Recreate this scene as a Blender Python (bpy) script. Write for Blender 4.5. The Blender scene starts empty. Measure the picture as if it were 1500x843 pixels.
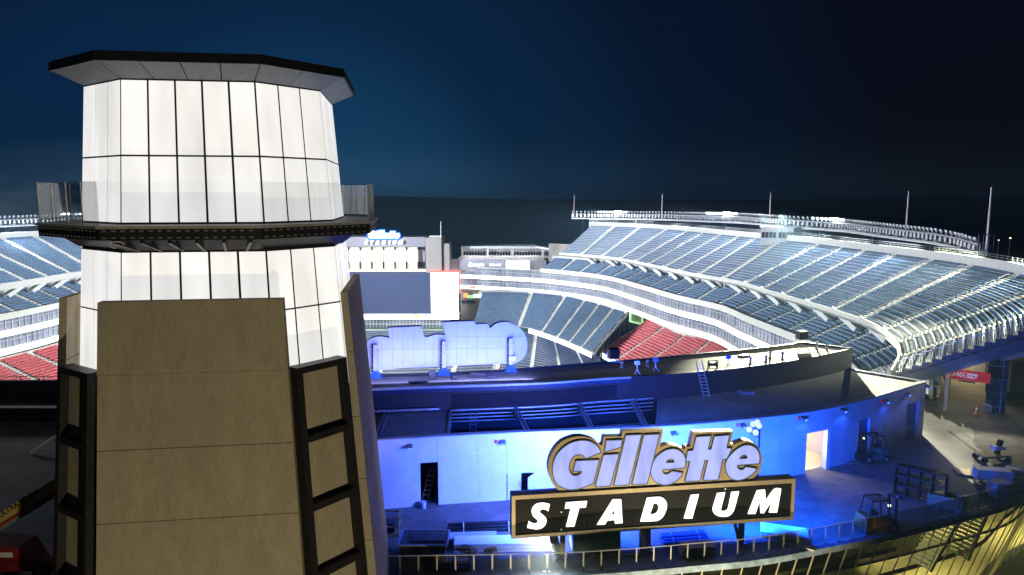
import bpy, math, random
from mathutils import Vector, Matrix
random.seed(7)
R_ = math.radians
scn = bpy.context.scene
COL = scn.collection

# ---------------------------------------------------------------- camera
CAMZ, FPX, PITCH = 20.5, 1060.0, math.atan(136.5 / 1060.0)
cam_d = bpy.data.cameras.new('camera'); cam = bpy.data.objects.new('camera', cam_d); COL.objects.link(cam)
cam.location = (0, 0, CAMZ); cam.rotation_euler = (math.pi / 2 - PITCH, 0, 0)
cam_d.sensor_width = 36.0; cam_d.lens = FPX / 1500.0 * 36.0
cam_d.clip_start = 0.5; cam_d.clip_end = 9000
scn.camera = cam

# ---------------------------------------------------------------- world: clear night sky over a lit town
w = bpy.data.worlds.new('World'); scn.world = w; w.use_nodes = True
nt = w.node_tree; nt.nodes.clear()
out = nt.nodes.new('ShaderNodeOutputWorld'); bg = nt.nodes.new('ShaderNodeBackground')
sky = nt.nodes.new('ShaderNodeTexSky'); sky.sky_type = 'NISHITA'; sky.sun_disc = False
sky.sun_elevation = R_(-4.0); sky.sun_rotation = R_(-62); sky.altitude = 80
sky.air_density = 1.0; sky.dust_density = 0.3; sky.ozone_density = 6.0
tint = nt.nodes.new('ShaderNodeMix'); tint.data_type = 'RGBA'; tint.blend_type = 'MULTIPLY'
tint.inputs[0].default_value = 1.0; tint.inputs[7].default_value = (0.0, 0.10, 0.16, 1)
nt.links.new(sky.outputs[0], tint.inputs[6])
# light dome of the stadium: the night air glows blue around the bowl and fades to black away from it
tcw = nt.nodes.new('ShaderNodeTexCoord'); dotn = nt.nodes.new('ShaderNodeVectorMath'); dotn.operation = 'DOT_PRODUCT'
gd = Vector((-0.26, 0.96, -0.06)).normalized(); dotn.inputs[1].default_value = gd
nt.links.new(tcw.outputs['Generated'], dotn.inputs[0])
dome = nt.nodes.new('ShaderNodeValToRGB'); dome.color_ramp.interpolation = 'EASE'
E = dome.color_ramp.elements; E[0].position = 0.0; E[0].color = (0.0022, 0.0026, 0.0042, 1); E[1].position = 1.0; E[1].color = (0.006, 0.042, 0.100, 1)
for pos, c in ((0.72, (0.0026, 0.0036, 0.0068)), (0.86, (0.0022, 0.0072, 0.0180)), (0.95, (0.0030, 0.0165, 0.0430))):
    e = E.new(pos); e.color = (*c, 1)
nt.links.new(dotn.outputs['Value'], dome.inputs[0])
add = nt.nodes.new('ShaderNodeMix'); add.data_type = 'RGBA'; add.blend_type = 'ADD'; add.inputs[0].default_value = 1.0
nt.links.new(tint.outputs[2], add.inputs[6]); nt.links.new(dome.outputs[0], add.inputs[7])
nt.links.new(add.outputs[2], bg.inputs[0]); bg.inputs[1].default_value = 1.0
nt.links.new(bg.outputs[0], out.inputs[0])

# the moon: one very weak sun
sd = bpy.data.lights.new('moon', 'SUN'); sd.energy = 0.02; sd.angle = R_(0.5); sd.color = (0.8, 0.88, 1.0)
so = bpy.data.objects.new('moon', sd); COL.objects.link(so); so.rotation_euler = (R_(40), 0, R_(-62))

scn.view_settings.view_transform = 'Standard'; scn.view_settings.look = 'None'
scn.view_settings.exposure = 0.0; scn.view_settings.gamma = 1.0; scn.view_settings.use_curve_mapping = False
scn.cycles.max_bounces = 5; scn.cycles.diffuse_bounces = 2; scn.cycles.glossy_bounces = 2
scn.cycles.transparent_max_bounces = 10; scn.cycles.transmission_bounces = 4
scn.cycles.sample_clamp_indirect = 4.0
scn.cycles.use_denoising = True
scn.cycles.caustics_reflective = False; scn.cycles.caustics_refractive = False

def lamp(name, kind, loc, target, energy, color, **kw):
    d = bpy.data.lights.new(name, kind); d.energy = energy; d.color = color
    for k, v in kw.items(): setattr(d, k, v)
    o = bpy.data.objects.new(name, d); COL.objects.link(o); o.location = loc
    o.rotation_euler = (Vector(target) - Vector(loc)).to_track_quat('-Z', 'Y').to_euler()
    return o

# ---------------------------------------------------------------- surveying helpers: photo pixel -> place in the world
CT, ST = math.cos(PITCH), math.sin(PITCH)
def ray(px, py):
    x = (px - 750.0) / FPX; y = (421.5 - py) / FPX
    return Vector((x, y * ST + CT, y * CT - ST))
EYE = Vector((0, 0, CAMZ))
def at_z(px, py, z): d = ray(px, py); return EYE + d * ((z - CAMZ) / d.z)
def at_y(px, py, Y): d = ray(px, py); return EYE + d * (Y / d.y)
def at_p(px, py, p0, n): d = ray(px, py); return EYE + d * ((Vector(p0) - EYE).dot(n) / d.dot(n))
def pix(p):
    q = Vector(p) - EYE; f = q.y * CT - q.z * ST; u = q.y * ST + q.z * CT
    return 750 + q.x / f * FPX, 421.5 - u / f * FPX
def V(*a): return Vector(a)

# ---------------------------------------------------------------- mesh helpers
class MB:
    def __init__(s): s.v = []; s.f = []
    def quad(s, a, b, c, d):
        n = len(s.v); s.v += [tuple(a), tuple(b), tuple(c), tuple(d)]; s.f.append((n, n+1, n+2, n+3)); return s
    def hexa(s, p):                                   # 8 corners: bottom ring 0-3, top ring 4-7
        n = len(s.v); s.v += [tuple(q) for q in p]
        for f in ((0,3,2,1),(4,5,6,7),(0,1,5,4),(1,2,6,5),(2,3,7,6),(3,0,4,7)): s.f.append(tuple(n+i for i in f))
        return s
    def box(s, c, size, rz=0.0, rx=0.0, ry=0.0):
        c = Vector(c); a, b, h = [q / 2 for q in size]
        M = Matrix.Rotation(rz, 3, 'Z') @ Matrix.Rotation(rx, 3, 'X') @ Matrix.Rotation(ry, 3, 'Y')
        return s.hexa([c + M @ Vector(q) for q in ((-a,-b,-h),(a,-b,-h),(a,b,-h),(-a,b,-h),(-a,-b,h),(a,-b,h),(a,b,h),(-a,b,h))])
    def bar(s, a, b, w, h=None, up=(0,0,1)):          # rectangular bar from a to b
        h = h or w; a = Vector(a); b = Vector(b); d = (b - a).normalized(); up = Vector(up)
        if abs(d.dot(up)) > 0.98: up = Vector((0, 1, 0))
        x = d.cross(up).normalized() * w / 2; y = x.cross(d).normalized() * h / 2
        return s.hexa([a-x-y, a+x-y, b+x-y, b-x-y, a-x+y, a+x+y, b+x+y, b-x+y])
    def tube(s, path, r, n=8, r2=None):
        path = [Vector(p) for p in path]; base = len(s.v); r2 = r if r2 is None else r2
        for i, p in enumerate(path):
            d = (path[min(i+1, len(path)-1)] - path[max(i-1, 0)]).normalized()
            up = Vector((0,0,1)) if abs(d.z) < 0.95 else Vector((0,1,0))
            x = d.cross(up).normalized(); y = x.cross(d); rr = r + (r2 - r) * i / max(1, len(path)-1)
            for k in range(n):
                t = 2 * math.pi * k / n; s.v.append(tuple(p + x * math.cos(t) * rr + y * math.sin(t) * rr))
        for i in range(len(path) - 1):
            for k in range(n):
                a = base + i*n + k; b = base + i*n + (k+1) % n; s.f.append((a, b, b+n, a+n))
        s.f.append(tuple(base + k for k in range(n))[::-1]); s.f.append(tuple(base + (len(path)-1)*n + k for k in range(n)))
        return s
    def lathe(s, c, prof, n=16, axis='Z'):            # profile of (radius, height)
        base = len(s.v); c = Vector(c)
        for r, h in prof:
            for k in range(n):
                t = 2*math.pi*k/n; q = (r*math.cos(t), r*math.sin(t), h)
                if axis == 'X': q = (q[2], q[0], q[1])
                if axis == 'Y': q = (q[0], q[2], q[1])
                s.v.append(tuple(c + Vector(q)))
        for i in range(len(prof)-1):
            for k in range(n):
                a = base+i*n+k; b = base+i*n+(k+1)%n; s.f.append((a, b, b+n, a+n))
        s.f.append(tuple(base+k for k in range(n))[::-1]); s.f.append(tuple(base+(len(prof)-1)*n+k for k in range(n)))
        return s
    def prism(s, poly, ext, holes=()):                # planar polygon (3D points) extruded by ext; holes are bridged
        from mathutils.geometry import tessellate_polygon
        loops = [list(map(Vector, poly))] + [list(map(Vector, h)) for h in holes]
        ext = Vector(ext); flat = [p for l in loops for p in l]
        tris = tessellate_polygon(loops)
        n = len(s.v); N = len(flat)
        s.v += [tuple(p) for p in flat] + [tuple(p + ext) for p in flat]
        for t in tris: s.f.append((n+t[0], n+t[1], n+t[2])); s.f.append((n+N+t[2], n+N+t[1], n+N+t[0]))
        o = n
        for l in loops:
            m = len(l)
            for i in range(m): a = o+i; b = o+(i+1) % m; s.f.append((a, b, b+N, a+N))
            o += m
        return s
    def strip(s, a, b):                               # ribbon of quads between two polylines
        n = len(s.v); m = len(a); s.v += [tuple(p) for p in a] + [tuple(p) for p in b]
        for i in range(m-1): s.f.append((n+i, n+i+1, n+m+i+1, n+m+i))
        return s
    def sweep(s, rings, close=True, caps=True):       # list of rings with equal counts
        n = len(s.v); k = len(rings[0])
        for r in rings: s.v += [tuple(p) for p in r]
        for i in range(len(rings)-1):
            for j in range(k if close else k-1):
                a = n+i*k+j; b = n+i*k+(j+1) % k; s.f.append((a, b, b+k, a+k))
        if caps and close:
            s.f.append(tuple(n+j for j in range(k))[::-1]); s.f.append(tuple(n+(len(rings)-1)*k+j for j in range(k)))
        return s
    def mesh(s, name, org=(0,0,0), recalc=True):
        me = bpy.data.meshes.new(name); o = Vector(org)
        me.from_pydata([tuple(Vector(p) - o) for p in s.v], [], s.f)
        if recalc:
            import bmesh
            bm = bmesh.new(); bm.from_mesh(me); bmesh.ops.recalc_face_normals(bm, faces=bm.faces); bm.to_mesh(me); bm.free()
        me.update(); return me

ORG = {}
def props(o, label=None, cat=None, group=None, kind=None):
    if label: o['label'] = label
    if cat: o['category'] = cat
    if group: o['group'] = group
    if kind: o['kind'] = kind
    return o
def thing(name, loc, label, cat, group=None):
    o = bpy.data.objects.new(name, None); COL.objects.link(o); o.location = loc; o.empty_display_size = 0.3
    ORG[o.name] = Vector(loc); return props(o, label, cat, group)
def part(name, mb, mat, parent, smooth=False, kind=None, label=None):
    org = ORG[parent.name]
    me = mb.mesh(name, org) if isinstance(mb, MB) else mb
    if not me.materials: me.materials.append(mat)
    if smooth: me.polygons.foreach_set('use_smooth', [True] * len(me.polygons))
    o = bpy.data.objects.new(name, me); COL.objects.link(o); o.parent = parent; ORG[o.name] = org
    if kind: o['kind'] = kind
    if label: o['label'] = label
    return o
def inst(name, me, parent, loc, rz=0.0, rx=0.0, scale=1.0):       # shared mesh placed under its thing
    o = bpy.data.objects.new(name, me); COL.objects.link(o); o.parent = parent
    o.location = Vector(loc) - ORG[parent.name]; o.rotation_euler = (rx, 0, rz)
    o.scale = (scale,)*3 if isinstance(scale, (int, float)) else scale
    ORG[o.name] = Vector(loc); return o
def solo(name, mb, mat, label=None, cat=None, group=None, kind=None, smooth=False, org=None):
    if org is None:
        n = len(mb.v); org = Vector((sum(p[0] for p in mb.v)/n, sum(p[1] for p in mb.v)/n, min(p[2] for p in mb.v)))
    me = mb.mesh(name, org); me.materials.append(mat)
    if smooth: me.polygons.foreach_set('use_smooth', [True] * len(me.polygons))
    o = bpy.data.objects.new(name, me); COL.objects.link(o); o.location = org; ORG[o.name] = Vector(org)
    return props(o, label, cat, group, kind)
def shared(mb, name, mat, smooth=False):
    me = mb.mesh(name); me.materials.append(mat)
    if smooth: me.polygons.foreach_set('use_smooth', [True] * len(me.polygons))
    return me
def copy_tree(o, parent=None):
    c = o.copy(); COL.objects.link(c); c.parent = parent; ORG[c.name] = ORG.get(o.name, Vector())
    for ch in list(o.children): copy_tree(ch, c)
    return c

# ---------------------------------------------------------------- curves in plan
def catmull(P, step=1.0):
    P = [Vector(p) for p in P]; out = []
    for i in range(len(P)-1):
        p0 = P[i-1] if i else P[0]*2-P[1]; p1 = P[i]; p2 = P[i+1]; p3 = P[i+2] if i+2 < len(P) else P[-1]*2-P[-2]
        n = max(1, int((p2-p1).length / step))
        for k in range(n):
            t = k/n; out.append(0.5*((2*p1)+(p2-p0)*t+(2*p0-5*p1+4*p2-p3)*t*t+(3*p1-p0-3*p2+p3)*t**3))
    out.append(P[-1]); return out
class Curve:
    def __init__(s, pts, step=1.0, side=1):
        s.p = catmull([Vector((q[0], q[1])) for q in pts], step); s.s = [0.0]
        for a, b in zip(s.p, s.p[1:]): s.s.append(s.s[-1] + (b-a).length)
        s.L = s.s[-1]; s.side = side
    def at(s, t):
        t = min(max(t, 0), s.L - 1e-6); lo, hi = 0, len(s.s)-1
        while hi-lo > 1:
            m = (lo+hi)//2
            if s.s[m] <= t: lo = m
            else: hi = m
        k = (t-s.s[lo])/max(1e-9, s.s[lo+1]-s.s[lo]); return s.p[lo].lerp(s.p[lo+1], k)
    def tan(s, t): e = 1.2; return (s.at(t+e)-s.at(t-e)).normalized()
    def nor(s, t): q = s.tan(t); return Vector((-q.y, q.x)) * s.side
    def off(s, t, d, z): p = s.at(t) + s.nor(t)*d; return Vector((p.x, p.y, z))
    def line(s, a, b, d, z, step=1.0):
        n = max(1, int(math.ceil((b-a)/step))); return [s.off(a+(b-a)*i/n, d, z) for i in range(n+1)]
    def near(s, px):                                   # station whose picture column is px
        best = min(range(len(s.p)), key=lambda i: abs(pix((s.p[i].x, s.p[i].y, 0))[0]-px)); return s.s[best]

# ---------------------------------------------------------------- materials
def mat(name, col, rough=0.7, metal=0.0, var=0.15, scale=3.0, bump=0.0, spec=0.35, stretch=(1,1,1), dirt=0.0, rnd=0.0):
    m = bpy.data.materials.new(name); m.use_nodes = True; t = m.node_tree; b = t.nodes['Principled BSDF']
    b.inputs['Roughness'].default_value = rough; b.inputs['Metallic'].default_value = metal
    b.inputs['Specular IOR Level'].default_value = spec
    tc = t.nodes.new('ShaderNodeTexCoord'); mp = t.nodes.new('ShaderNodeMapping'); mp.inputs['Scale'].default_value = stretch
    t.links.new(tc.outputs['Object'], mp.inputs[0])
    n = t.nodes.new('ShaderNodeTexNoise'); n.inputs['Scale'].default_value = scale; n.inputs['Detail'].default_value = 6
    t.links.new(mp.outputs[0], n.inputs['Vector'])
    r = t.nodes.new('ShaderNodeValToRGB'); r.color_ramp.elements[0].position = 0.3; r.color_ramp.elements[1].position = 0.7
    lo = [max(0, c*(1-var)) for c in col]; hi = [min(1, c*(1+var)) for c in col]
    r.color_ramp.elements[0].color = (*lo, 1); r.color_ramp.elements[1].color = (*hi, 1)
    t.links.new(n.outputs[0], r.inputs[0]); src = r.outputs[0]
    if dirt:
        n2 = t.nodes.new('ShaderNodeTexNoise'); n2.inputs['Scale'].default_value = scale*0.17; n2.inputs['Detail'].default_value = 9; n2.inputs['Roughness'].default_value = 0.68
        t.links.new(mp.outputs[0], n2.inputs['Vector'])
        r2 = t.nodes.new('ShaderNodeValToRGB'); r2.color_ramp.elements[0].position = 0.38; r2.color_ramp.elements[1].position = 0.62
        r2.color_ramp.elements[0].color = (1-dirt,)*3+(1,); r2.color_ramp.elements[1].color = (1,1,1,1)
        t.links.new(n2.outputs[0], r2.inputs[0])
        mx = t.nodes.new('ShaderNodeMix'); mx.data_type = 'RGBA'; mx.blend_type = 'MULTIPLY'; mx.inputs[0].default_value = 1
        t.links.new(src, mx.inputs[6]); t.links.new(r2.outputs[0], mx.inputs[7]); src = mx.outputs[2]
    if rnd:
        oi = t.nodes.new('ShaderNodeObjectInfo'); mr = t.nodes.new('ShaderNodeMapRange'); mr.inputs[3].default_value = 1-rnd; mr.inputs[4].default_value = 1+rnd
        t.links.new(oi.outputs['Random'], mr.inputs[0])
        mx = t.nodes.new('ShaderNodeMix'); mx.data_type = 'RGBA'; mx.blend_type = 'MULTIPLY'; mx.inputs[0].default_value = 1
        t.links.new(src, mx.inputs[6]); t.links.new(mr.outputs[0], mx.inputs[7]); src = mx.outputs[2]
    t.links.new(src, b.inputs['Base Color'])
    if bump:
        bp = t.nodes.new('ShaderNodeBump'); bp.inputs['Strength'].default_value = bump; bp.inputs['Distance'].default_value = 0.03
        n3 = t.nodes.new('ShaderNodeTexNoise'); n3.inputs['Scale'].default_value = scale*6; n3.inputs['Detail'].default_value = 5
        t.links.new(tc.outputs['Object'], n3.inputs['Vector']); t.links.new(n3.outputs[0], bp.inputs['Height']); t.links.new(bp.outputs[0], b.inputs['Normal'])
    return m
def glow(name, col, strength, var=0.0, scale=0.5, stretch=(1,1,1), base=0.6):
    m = bpy.data.materials.new(name); m.use_nodes = True; t = m.node_tree; b = t.nodes['Principled BSDF']
    b.inputs['Base Color'].default_value = (*[c*base for c in col], 1); b.inputs['Roughness'].default_value = 0.35
    b.inputs['Emission Color'].default_value = (*col, 1); b.inputs['Emission Strength'].default_value = strength
    if var:
        tc = t.nodes.new('ShaderNodeTexCoord'); mp = t.nodes.new('ShaderNodeMapping'); mp.inputs['Scale'].default_value = stretch
        n = t.nodes.new('ShaderNodeTexNoise'); n.inputs['Scale'].default_value = scale; n.inputs['Detail'].default_value = 2
        oi = t.nodes.new('ShaderNodeObjectInfo')
        t.links.new(tc.outputs['Object'], mp.inputs[0]); t.links.new(mp.outputs[0], n.inputs['Vector'])
        r = t.nodes.new('ShaderNodeMapRange'); r.inputs[1].default_value = 0.3; r.inputs[2].default_value = 0.65
        r.inputs[3].default_value = strength*(1-var); r.inputs[4].default_value = strength
        t.links.new(n.outputs[0], r.inputs[0])
        r2 = t.nodes.new('ShaderNodeMapRange'); r2.inputs[3].default_value = 1-var*0.35; r2.inputs[4].default_value = 1
        t.links.new(oi.outputs['Random'], r2.inputs[0])
        mu = t.nodes.new('ShaderNodeMath'); mu.operation = 'MULTIPLY'
        t.links.new(r.outputs[0], mu.inputs[0]); t.links.new(r2.outputs[0], mu.inputs[1]); t.links.new(mu.outputs[0], b.inputs['Emission Strength'])
    return m
def glass(name, tint, refl=0.12, rough=0.02, edge=0.75):
    m = bpy.data.materials.new(name); m.use_nodes = True; t = m.node_tree; t.nodes.clear()
    o = t.nodes.new('ShaderNodeOutputMaterial'); tr = t.nodes.new('ShaderNodeBsdfTransparent'); gl = t.nodes.new('ShaderNodeBsdfGlossy')
    tr.inputs[0].default_value = (*tint, 1); gl.inputs['Roughness'].default_value = rough
    lw = t.nodes.new('ShaderNodeLayerWeight'); lw.inputs[0].default_value = 0.35
    mr = t.nodes.new('ShaderNodeMapRange'); mr.inputs[3].default_value = refl; mr.inputs[4].default_value = edge
    t.links.new(lw.outputs['Facing'], mr.inputs[0])
    # facing output: 0 head-on, 1 at grazing
    mx = t.nodes.new('ShaderNodeMixShader'); t.links.new(mr.outputs[0], mx.inputs[0])
    t.links.new(tr.outputs[0], mx.inputs[1]); t.links.new(gl.outputs[0], mx.inputs[2]); t.links.new(mx.outputs[0], o.inputs[0])
    return m

M = {}
M['conc_tower'] = mat('precast_tan', (0.315, 0.272, 0.198), 0.9, var=0.09, scale=9, bump=0.10, dirt=0.15, spec=0.15, stretch=(1, 1, 0.3))
M['steel_dark'] = mat('dark_bronze_steel', (0.035, 0.032, 0.034), 0.42, 0.6, var=0.2, scale=4)
M['frame_black'] = mat('black_mullion', (0.012, 0.012, 0.014), 0.6, 0.2, var=0.1)
M['soffit'] = mat('soffit_grey_metal', (0.20, 0.225, 0.27), 0.6, 0.3, var=0.12, scale=6)
M['fascia'] = mat('fascia_black', (0.012, 0.014, 0.02), 0.5, 0.2)
M['lantern'] = glow('lantern_panel', (1.0, 0.99, 0.975), 0.93, 0.24, 0.55, (1.3, 1.3, 0.35))
M['rail_glass'] = glass('rail_glass', (0.985, 0.994, 0.996), 0.002, edge=0.6)
M['wall'] = mat('painted_wall_panel', (0.62, 0.62, 0.64), 0.75, var=0.06, scale=2.0, dirt=0.12, bump=0.05)
M['plaza'] = mat('plaza_concrete', (0.155, 0.15, 0.138), 0.85, var=0.2, scale=1.6, dirt=0.4, bump=0.15)
M['roof_tan'] = mat('roof_membrane', (0.33, 0.315, 0.26), 0.85, var=0.1, scale=1.2, dirt=0.3, bump=0.12)
M['roof_dark'] = mat('screen_wall_black', (0.022, 0.023, 0.028), 0.6, 0.2, var=0.2, scale=2.0)
M['sign_gold'] = mat('sign_bronze_gold', (0.40, 0.325, 0.215), 0.55, 0.25, var=0.1, scale=2.5)
M['sign_black'] = mat('sign_black_face', (0.012, 0.012, 0.012), 0.6, var=0.15, scale=20, spec=0.1)
M['sign_side'] = mat('sign_side_blue_grey', (0.10, 0.13, 0.17), 0.5, 0.4)
M['metal'] = mat('galvanised_steel', (0.42, 0.43, 0.44), 0.45, 0.7, var=0.15)
M['white'] = mat('white_painted_steel', (0.72, 0.72, 0.72), 0.6, 0.0, var=0.08)
M['white_truss'] = mat('grey_white_truss', (0.50, 0.51, 0.54), 0.5, 0.2, var=0.1)
M['navy'] = mat('navy_steel', (0.016, 0.028, 0.07), 0.45, 0.1, var=0.15)
M['conc'] = mat('stand_concrete', (0.46, 0.46, 0.44), 0.85, var=0.12, scale=0.8, dirt=0.15)
M['seat_blue'] = mat('seat_blue', (0.098, 0.158, 0.25), 0.68, var=0.18, scale=0.7, spec=0.25)
M['seat_red'] = mat('seat_red', (0.48, 0.07, 0.08), 0.68, var=0.15, scale=0.7, spec=0.5)
M['seat_grey'] = mat('seat_grey_navy', (0.09, 0.13, 0.24), 0.5, var=0.15, scale=0.7)
M['ground'] = mat('dark_ground', (0.05, 0.05, 0.048), 0.95, var=0.3, scale=0.05)
M['wood'] = mat('weathered_wood', (0.30, 0.21, 0.11), 0.8, var=0.25, scale=5)
M['tyre'] = mat('tyre_rubber', (0.02, 0.02, 0.02), 0.85)
# ================================================================ SETTING
GZ = -9.0                                              # street level in front of the plaza deck
def ground_sheet():
    m = MB(); N = 60; ext = 7000
    m.quad((-4400, -450, -19), (4400, -450, -19), (4400, 2850, -19), (-4400, 2850, -19))
    return solo('ground', m, M['ground'], kind='structure', org=(0, 0, -19))
ground_sheet()
M['hill'] = mat('wooded_hill', (0.022, 0.026, 0.022), 0.95, var=0.4, scale=0.02)
def ridge(Y, px0, px1, ytop, amp, seed, name):
    rnd = random.Random(seed); a, b, c = [], [], []
    n = 90; ph = [rnd.uniform(0, 6.28) for _ in range(6)]
    for i in range(n+1):
        px = px0 + (px1-px0)*i/n; x = (px-750)/FPX*Y; t = i/n
        h = ytop + amp*(0.5*math.sin(5*t+ph[0]) + 0.3*math.sin(11*t+ph[1]) + 0.15*math.sin(29*t+ph[2])) + rnd.uniform(-.35, .35)
        z = at_y(750, h, Y).z
        a.append(V(x, Y-500, -19.5)); b.append(V(x, Y, z)); c.append(V(x, Y+700, -19.5))
    m = MB(); m.strip(a, b); m.strip(b, c)
    return solo(name, m, M['hill'], kind='structure', org=(0, Y, -19.5))
ridge(2100, -1350, 1150, 292, 6.0, 3, 'hills')
ridge(1900, 560, 2850, 290, 6.0, 8, 'hills')

# ================================================================ THE LIGHTHOUSE TOWER
ROT = R_(8.0); TU = V(math.cos(ROT), math.sin(ROT), 0); TV = V(-math.sin(ROT), math.cos(ROT), 0)
A_ = at_y(176, 228, 28.0); ZM = A_.z
wid = 4.0
while pix(A_ + TU*wid)[0] < 380.5: wid += 0.01
MH = wid/2; RA = MH + 3.25*0.7071
TC = A_ + TU*MH + TV*RA; TC.z = 0
ZT = at_y(172, 117.5, 28.25).z; ZD = at_y(178, 327.5, 27.75).z
KT = 0.0142
def tp(u, v, z): s = 1 + KT*(ZM - z); p = TC + TU*(u*s) + TV*(v*s); return V(p.x, p.y, z)
def tfree(u, v, z): p = TC + TU*u + TV*v; return V(p.x, p.y, z)
def octa(r, m): return [(-m,-r),(m,-r),(r,-m),(r,m),(m,r),(-m,r),(-r,m),(-r,-m)]
def uv_at(px, py, z): q = at_z(px, py, z) - TC; s = 1 + KT*(ZM - z); return q.dot(TU)/s, q.dot(TV)/s

def zat(py, v_local=-RA, px=178):                      # height on the tower's front plane seen at picture row py
    z = ZM
    for _ in range(6):
        p = tp(-MH, v_local, z); z = at_y(px, py, p.y).z
    return z
Z3, Z4, Z5 = zat(371), zat(462), zat(600)
M['coping0'] = mat('bracket_steel', (0.20, 0.20, 0.19), 0.55, 0.5)
tower = thing('lighthouse_tower', tp(0, 0, GZ), 'tall tan concrete lighthouse tower with glowing white lantern and black flared roof', 'tower')

# dark core behind the lantern glazing
oc = octa(RA-0.035, MH-0.015)
m = MB(); m.sweep([[tp(u, v, z) for u, v in oc] for z in (Z5-1.2, ZD, ZT+0.05)]); part('lantern_core', m, M['frame_black'], tower)
# luminous glazing panels
npan = [5, 3, 5, 3, 5, 3, 5, 3]; o1 = octa(RA, MH); o0 = octa(RA-0.025, MH-0.01)
tiers = [(ZM+0.035, ZT), (ZD+0.03, ZM-0.035), (Z4+0.035, Z3), (Z5, Z4-0.035)]
mull = MB()
for f in range(8):
    (ua, va), (ub, vb) = o1[f], o1[(f+1) % 8]; (uc, vc), (ud, vd) = o0[f], o0[(f+1) % 8]
    n = npan[f]
    for ti, (z0, z1) in enumerate(tiers):
        for k in range(n):
            g = 0.0085 if f % 2 == 0 else 0.012
            t0, t1 = k/n + g, (k+1)/n - g
            lerp = lambda a, b, t: a + (b-a)*t
            pts = []
            for z in (z0, z1):
                pts += [tp(lerp(ua,ub,t0), lerp(va,vb,t0), z), tp(lerp(ua,ub,t1), lerp(va,vb,t1), z), tp(lerp(uc,ud,t1), lerp(vc,vd,t1), z), tp(lerp(uc,ud,t0), lerp(vc,vd,t0), z)]
            m = MB(); m.hexa(pts); part('lantern_panel', m, M['lantern'], tower)

# roof: flared soffit, dark fascia
ZR = at_y(255, 88, 26.6).z
rl = uv_at(131, 88, ZR); rr = uv_at(380, 93, ZR)
srf = 1 + KT*(ZM-ZR)
RO = 5.93; ZR += 0.10
r_out = octa(RO, RO*0.51)
if True:
    for f in range(8):
        a, b = o1[f], o1[(f+1) % 8]; c, d = r_out[f], r_out[(f+1) % 8]
        n = [4, 2, 4, 2, 4, 2, 4, 2][f]
        for k in range(n):
            t0, t1 = k/n+0.004, (k+1)/n-0.004
            L = lambda p, q, t: (p[0]+(q[0]-p[0])*t, p[1]+(q[1]-p[1])*t)
            i0, i1, e0, e1 = L(a,b,t0), L(a,b,t1), L(c,d,t0), L(c,d,t1)
            m = MB(); m.hexa([tp(*i0, ZT+0.06), tp(*i1, ZT+0.06), tp(*e1, ZR), tp(*e0, ZR), tp(*i0, ZT+0.12), tp(*i1, ZT+0.12), tp(*e1, ZR+0.06), tp(*e0, ZR+0.06)])
            part('soffit_panel', m, M['soffit'], tower)
    ro2 = octa(RO+0.05, (RO+0.05)*0.51)
    m = MB(); m.sweep([[tp(u, v, z) for u, v in q] for q, z in ((octa(RA-.3, MH-.1), ZT+0.14), (ro2, ZR+0.075), (ro2, ZR+0.30))])
    rf = part('roof', m, M['fascia'], tower)
    ro3 = octa(RO+0.09, (RO+0.09)*0.51)
    for f in range(8):
        a, b = ro3[f], ro3[(f+1) % 8]; a2, b2 = ro2[f], ro2[(f+1) % 8]
        m = MB(); m.hexa([tp(*a, ZR-0.02), tp(*b, ZR-0.02), tp(*b2, ZR-0.02), tp(*a2, ZR-0.02), tp(*a, ZR+0.34), tp(*b, ZR+0.34), tp(*b2, ZR+0.34), tp(*a2, ZR+0.34)])
        part('fascia_strip', m, M['fascia'], rf)

# observation deck
ZDK = ZD - 0.05
DR = 6.72; VF = -DR; ul, ur = -DR*0.43, DR*0.43
deck = octa(DR, DR*0.43)
m = MB(); m.prism([tfree(u, v, ZDK-0.10) for u, v in deck], (0, 0, 0.10)); part('deck_floor', m, mat('deck_metal', (0.30,0.30,0.29), 0.6, 0.3), tower)
def inset(poly, k):
    cx = sum(p[0] for p in poly)/len(poly); cy = sum(p[1] for p in poly)/len(poly)
    return [(cx+(x-cx)*k, cy+(y-cy)*k) for x, y in poly]
d2 = inset(deck, 0.985)
fascia = MB(); tabs = MB()
FH = 0.52
for i in range(len(deck)):
    a, b = d2[i], d2[(i+1) % len(deck)]
    pa, pb = V(*a, 0), V(*b, 0); L = (pb-pa).length; dr = (pb-pa).normalized(); nr = V(dr.y, -dr.x, 0)
    fascia.hexa([tfree(pa.x, pa.y, ZDK-FH), tfree(pb.x, pb.y, ZDK-FH), tfree(*(pb-nr*0.08).xy, ZDK-FH), tfree(*(pa-nr*0.08).xy, ZDK-FH),
                 tfree(pa.x, pa.y, ZDK-0.11), tfree(pb.x, pb.y, ZDK-0.11), tfree(*(pb-nr*0.08).xy, ZDK-0.11), tfree(*(pa-nr*0.08).xy, ZDK-0.11)])
    k = 0.2
    while k < L-0.2:
        for zz in (ZDK-0.18, ZDK-0.43):
            c = pa + dr*k + nr*0.03; w_ = 0.07; h_ = 0.028
            q = [c-dr*w_, c+dr*w_, c+dr*w_-nr*0.03, c-dr*w_-nr*0.03]
            tabs.hexa([tfree(*p.xy, zz-h_) for p in q] + [tfree(*p.xy, zz+h_) for p in q])
        k += 0.32
part('deck_edge_beam', fascia, M['frame_black'], tower)
part('bracket_plates', tabs, M['coping0'], tower, kind='stuff')
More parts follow.
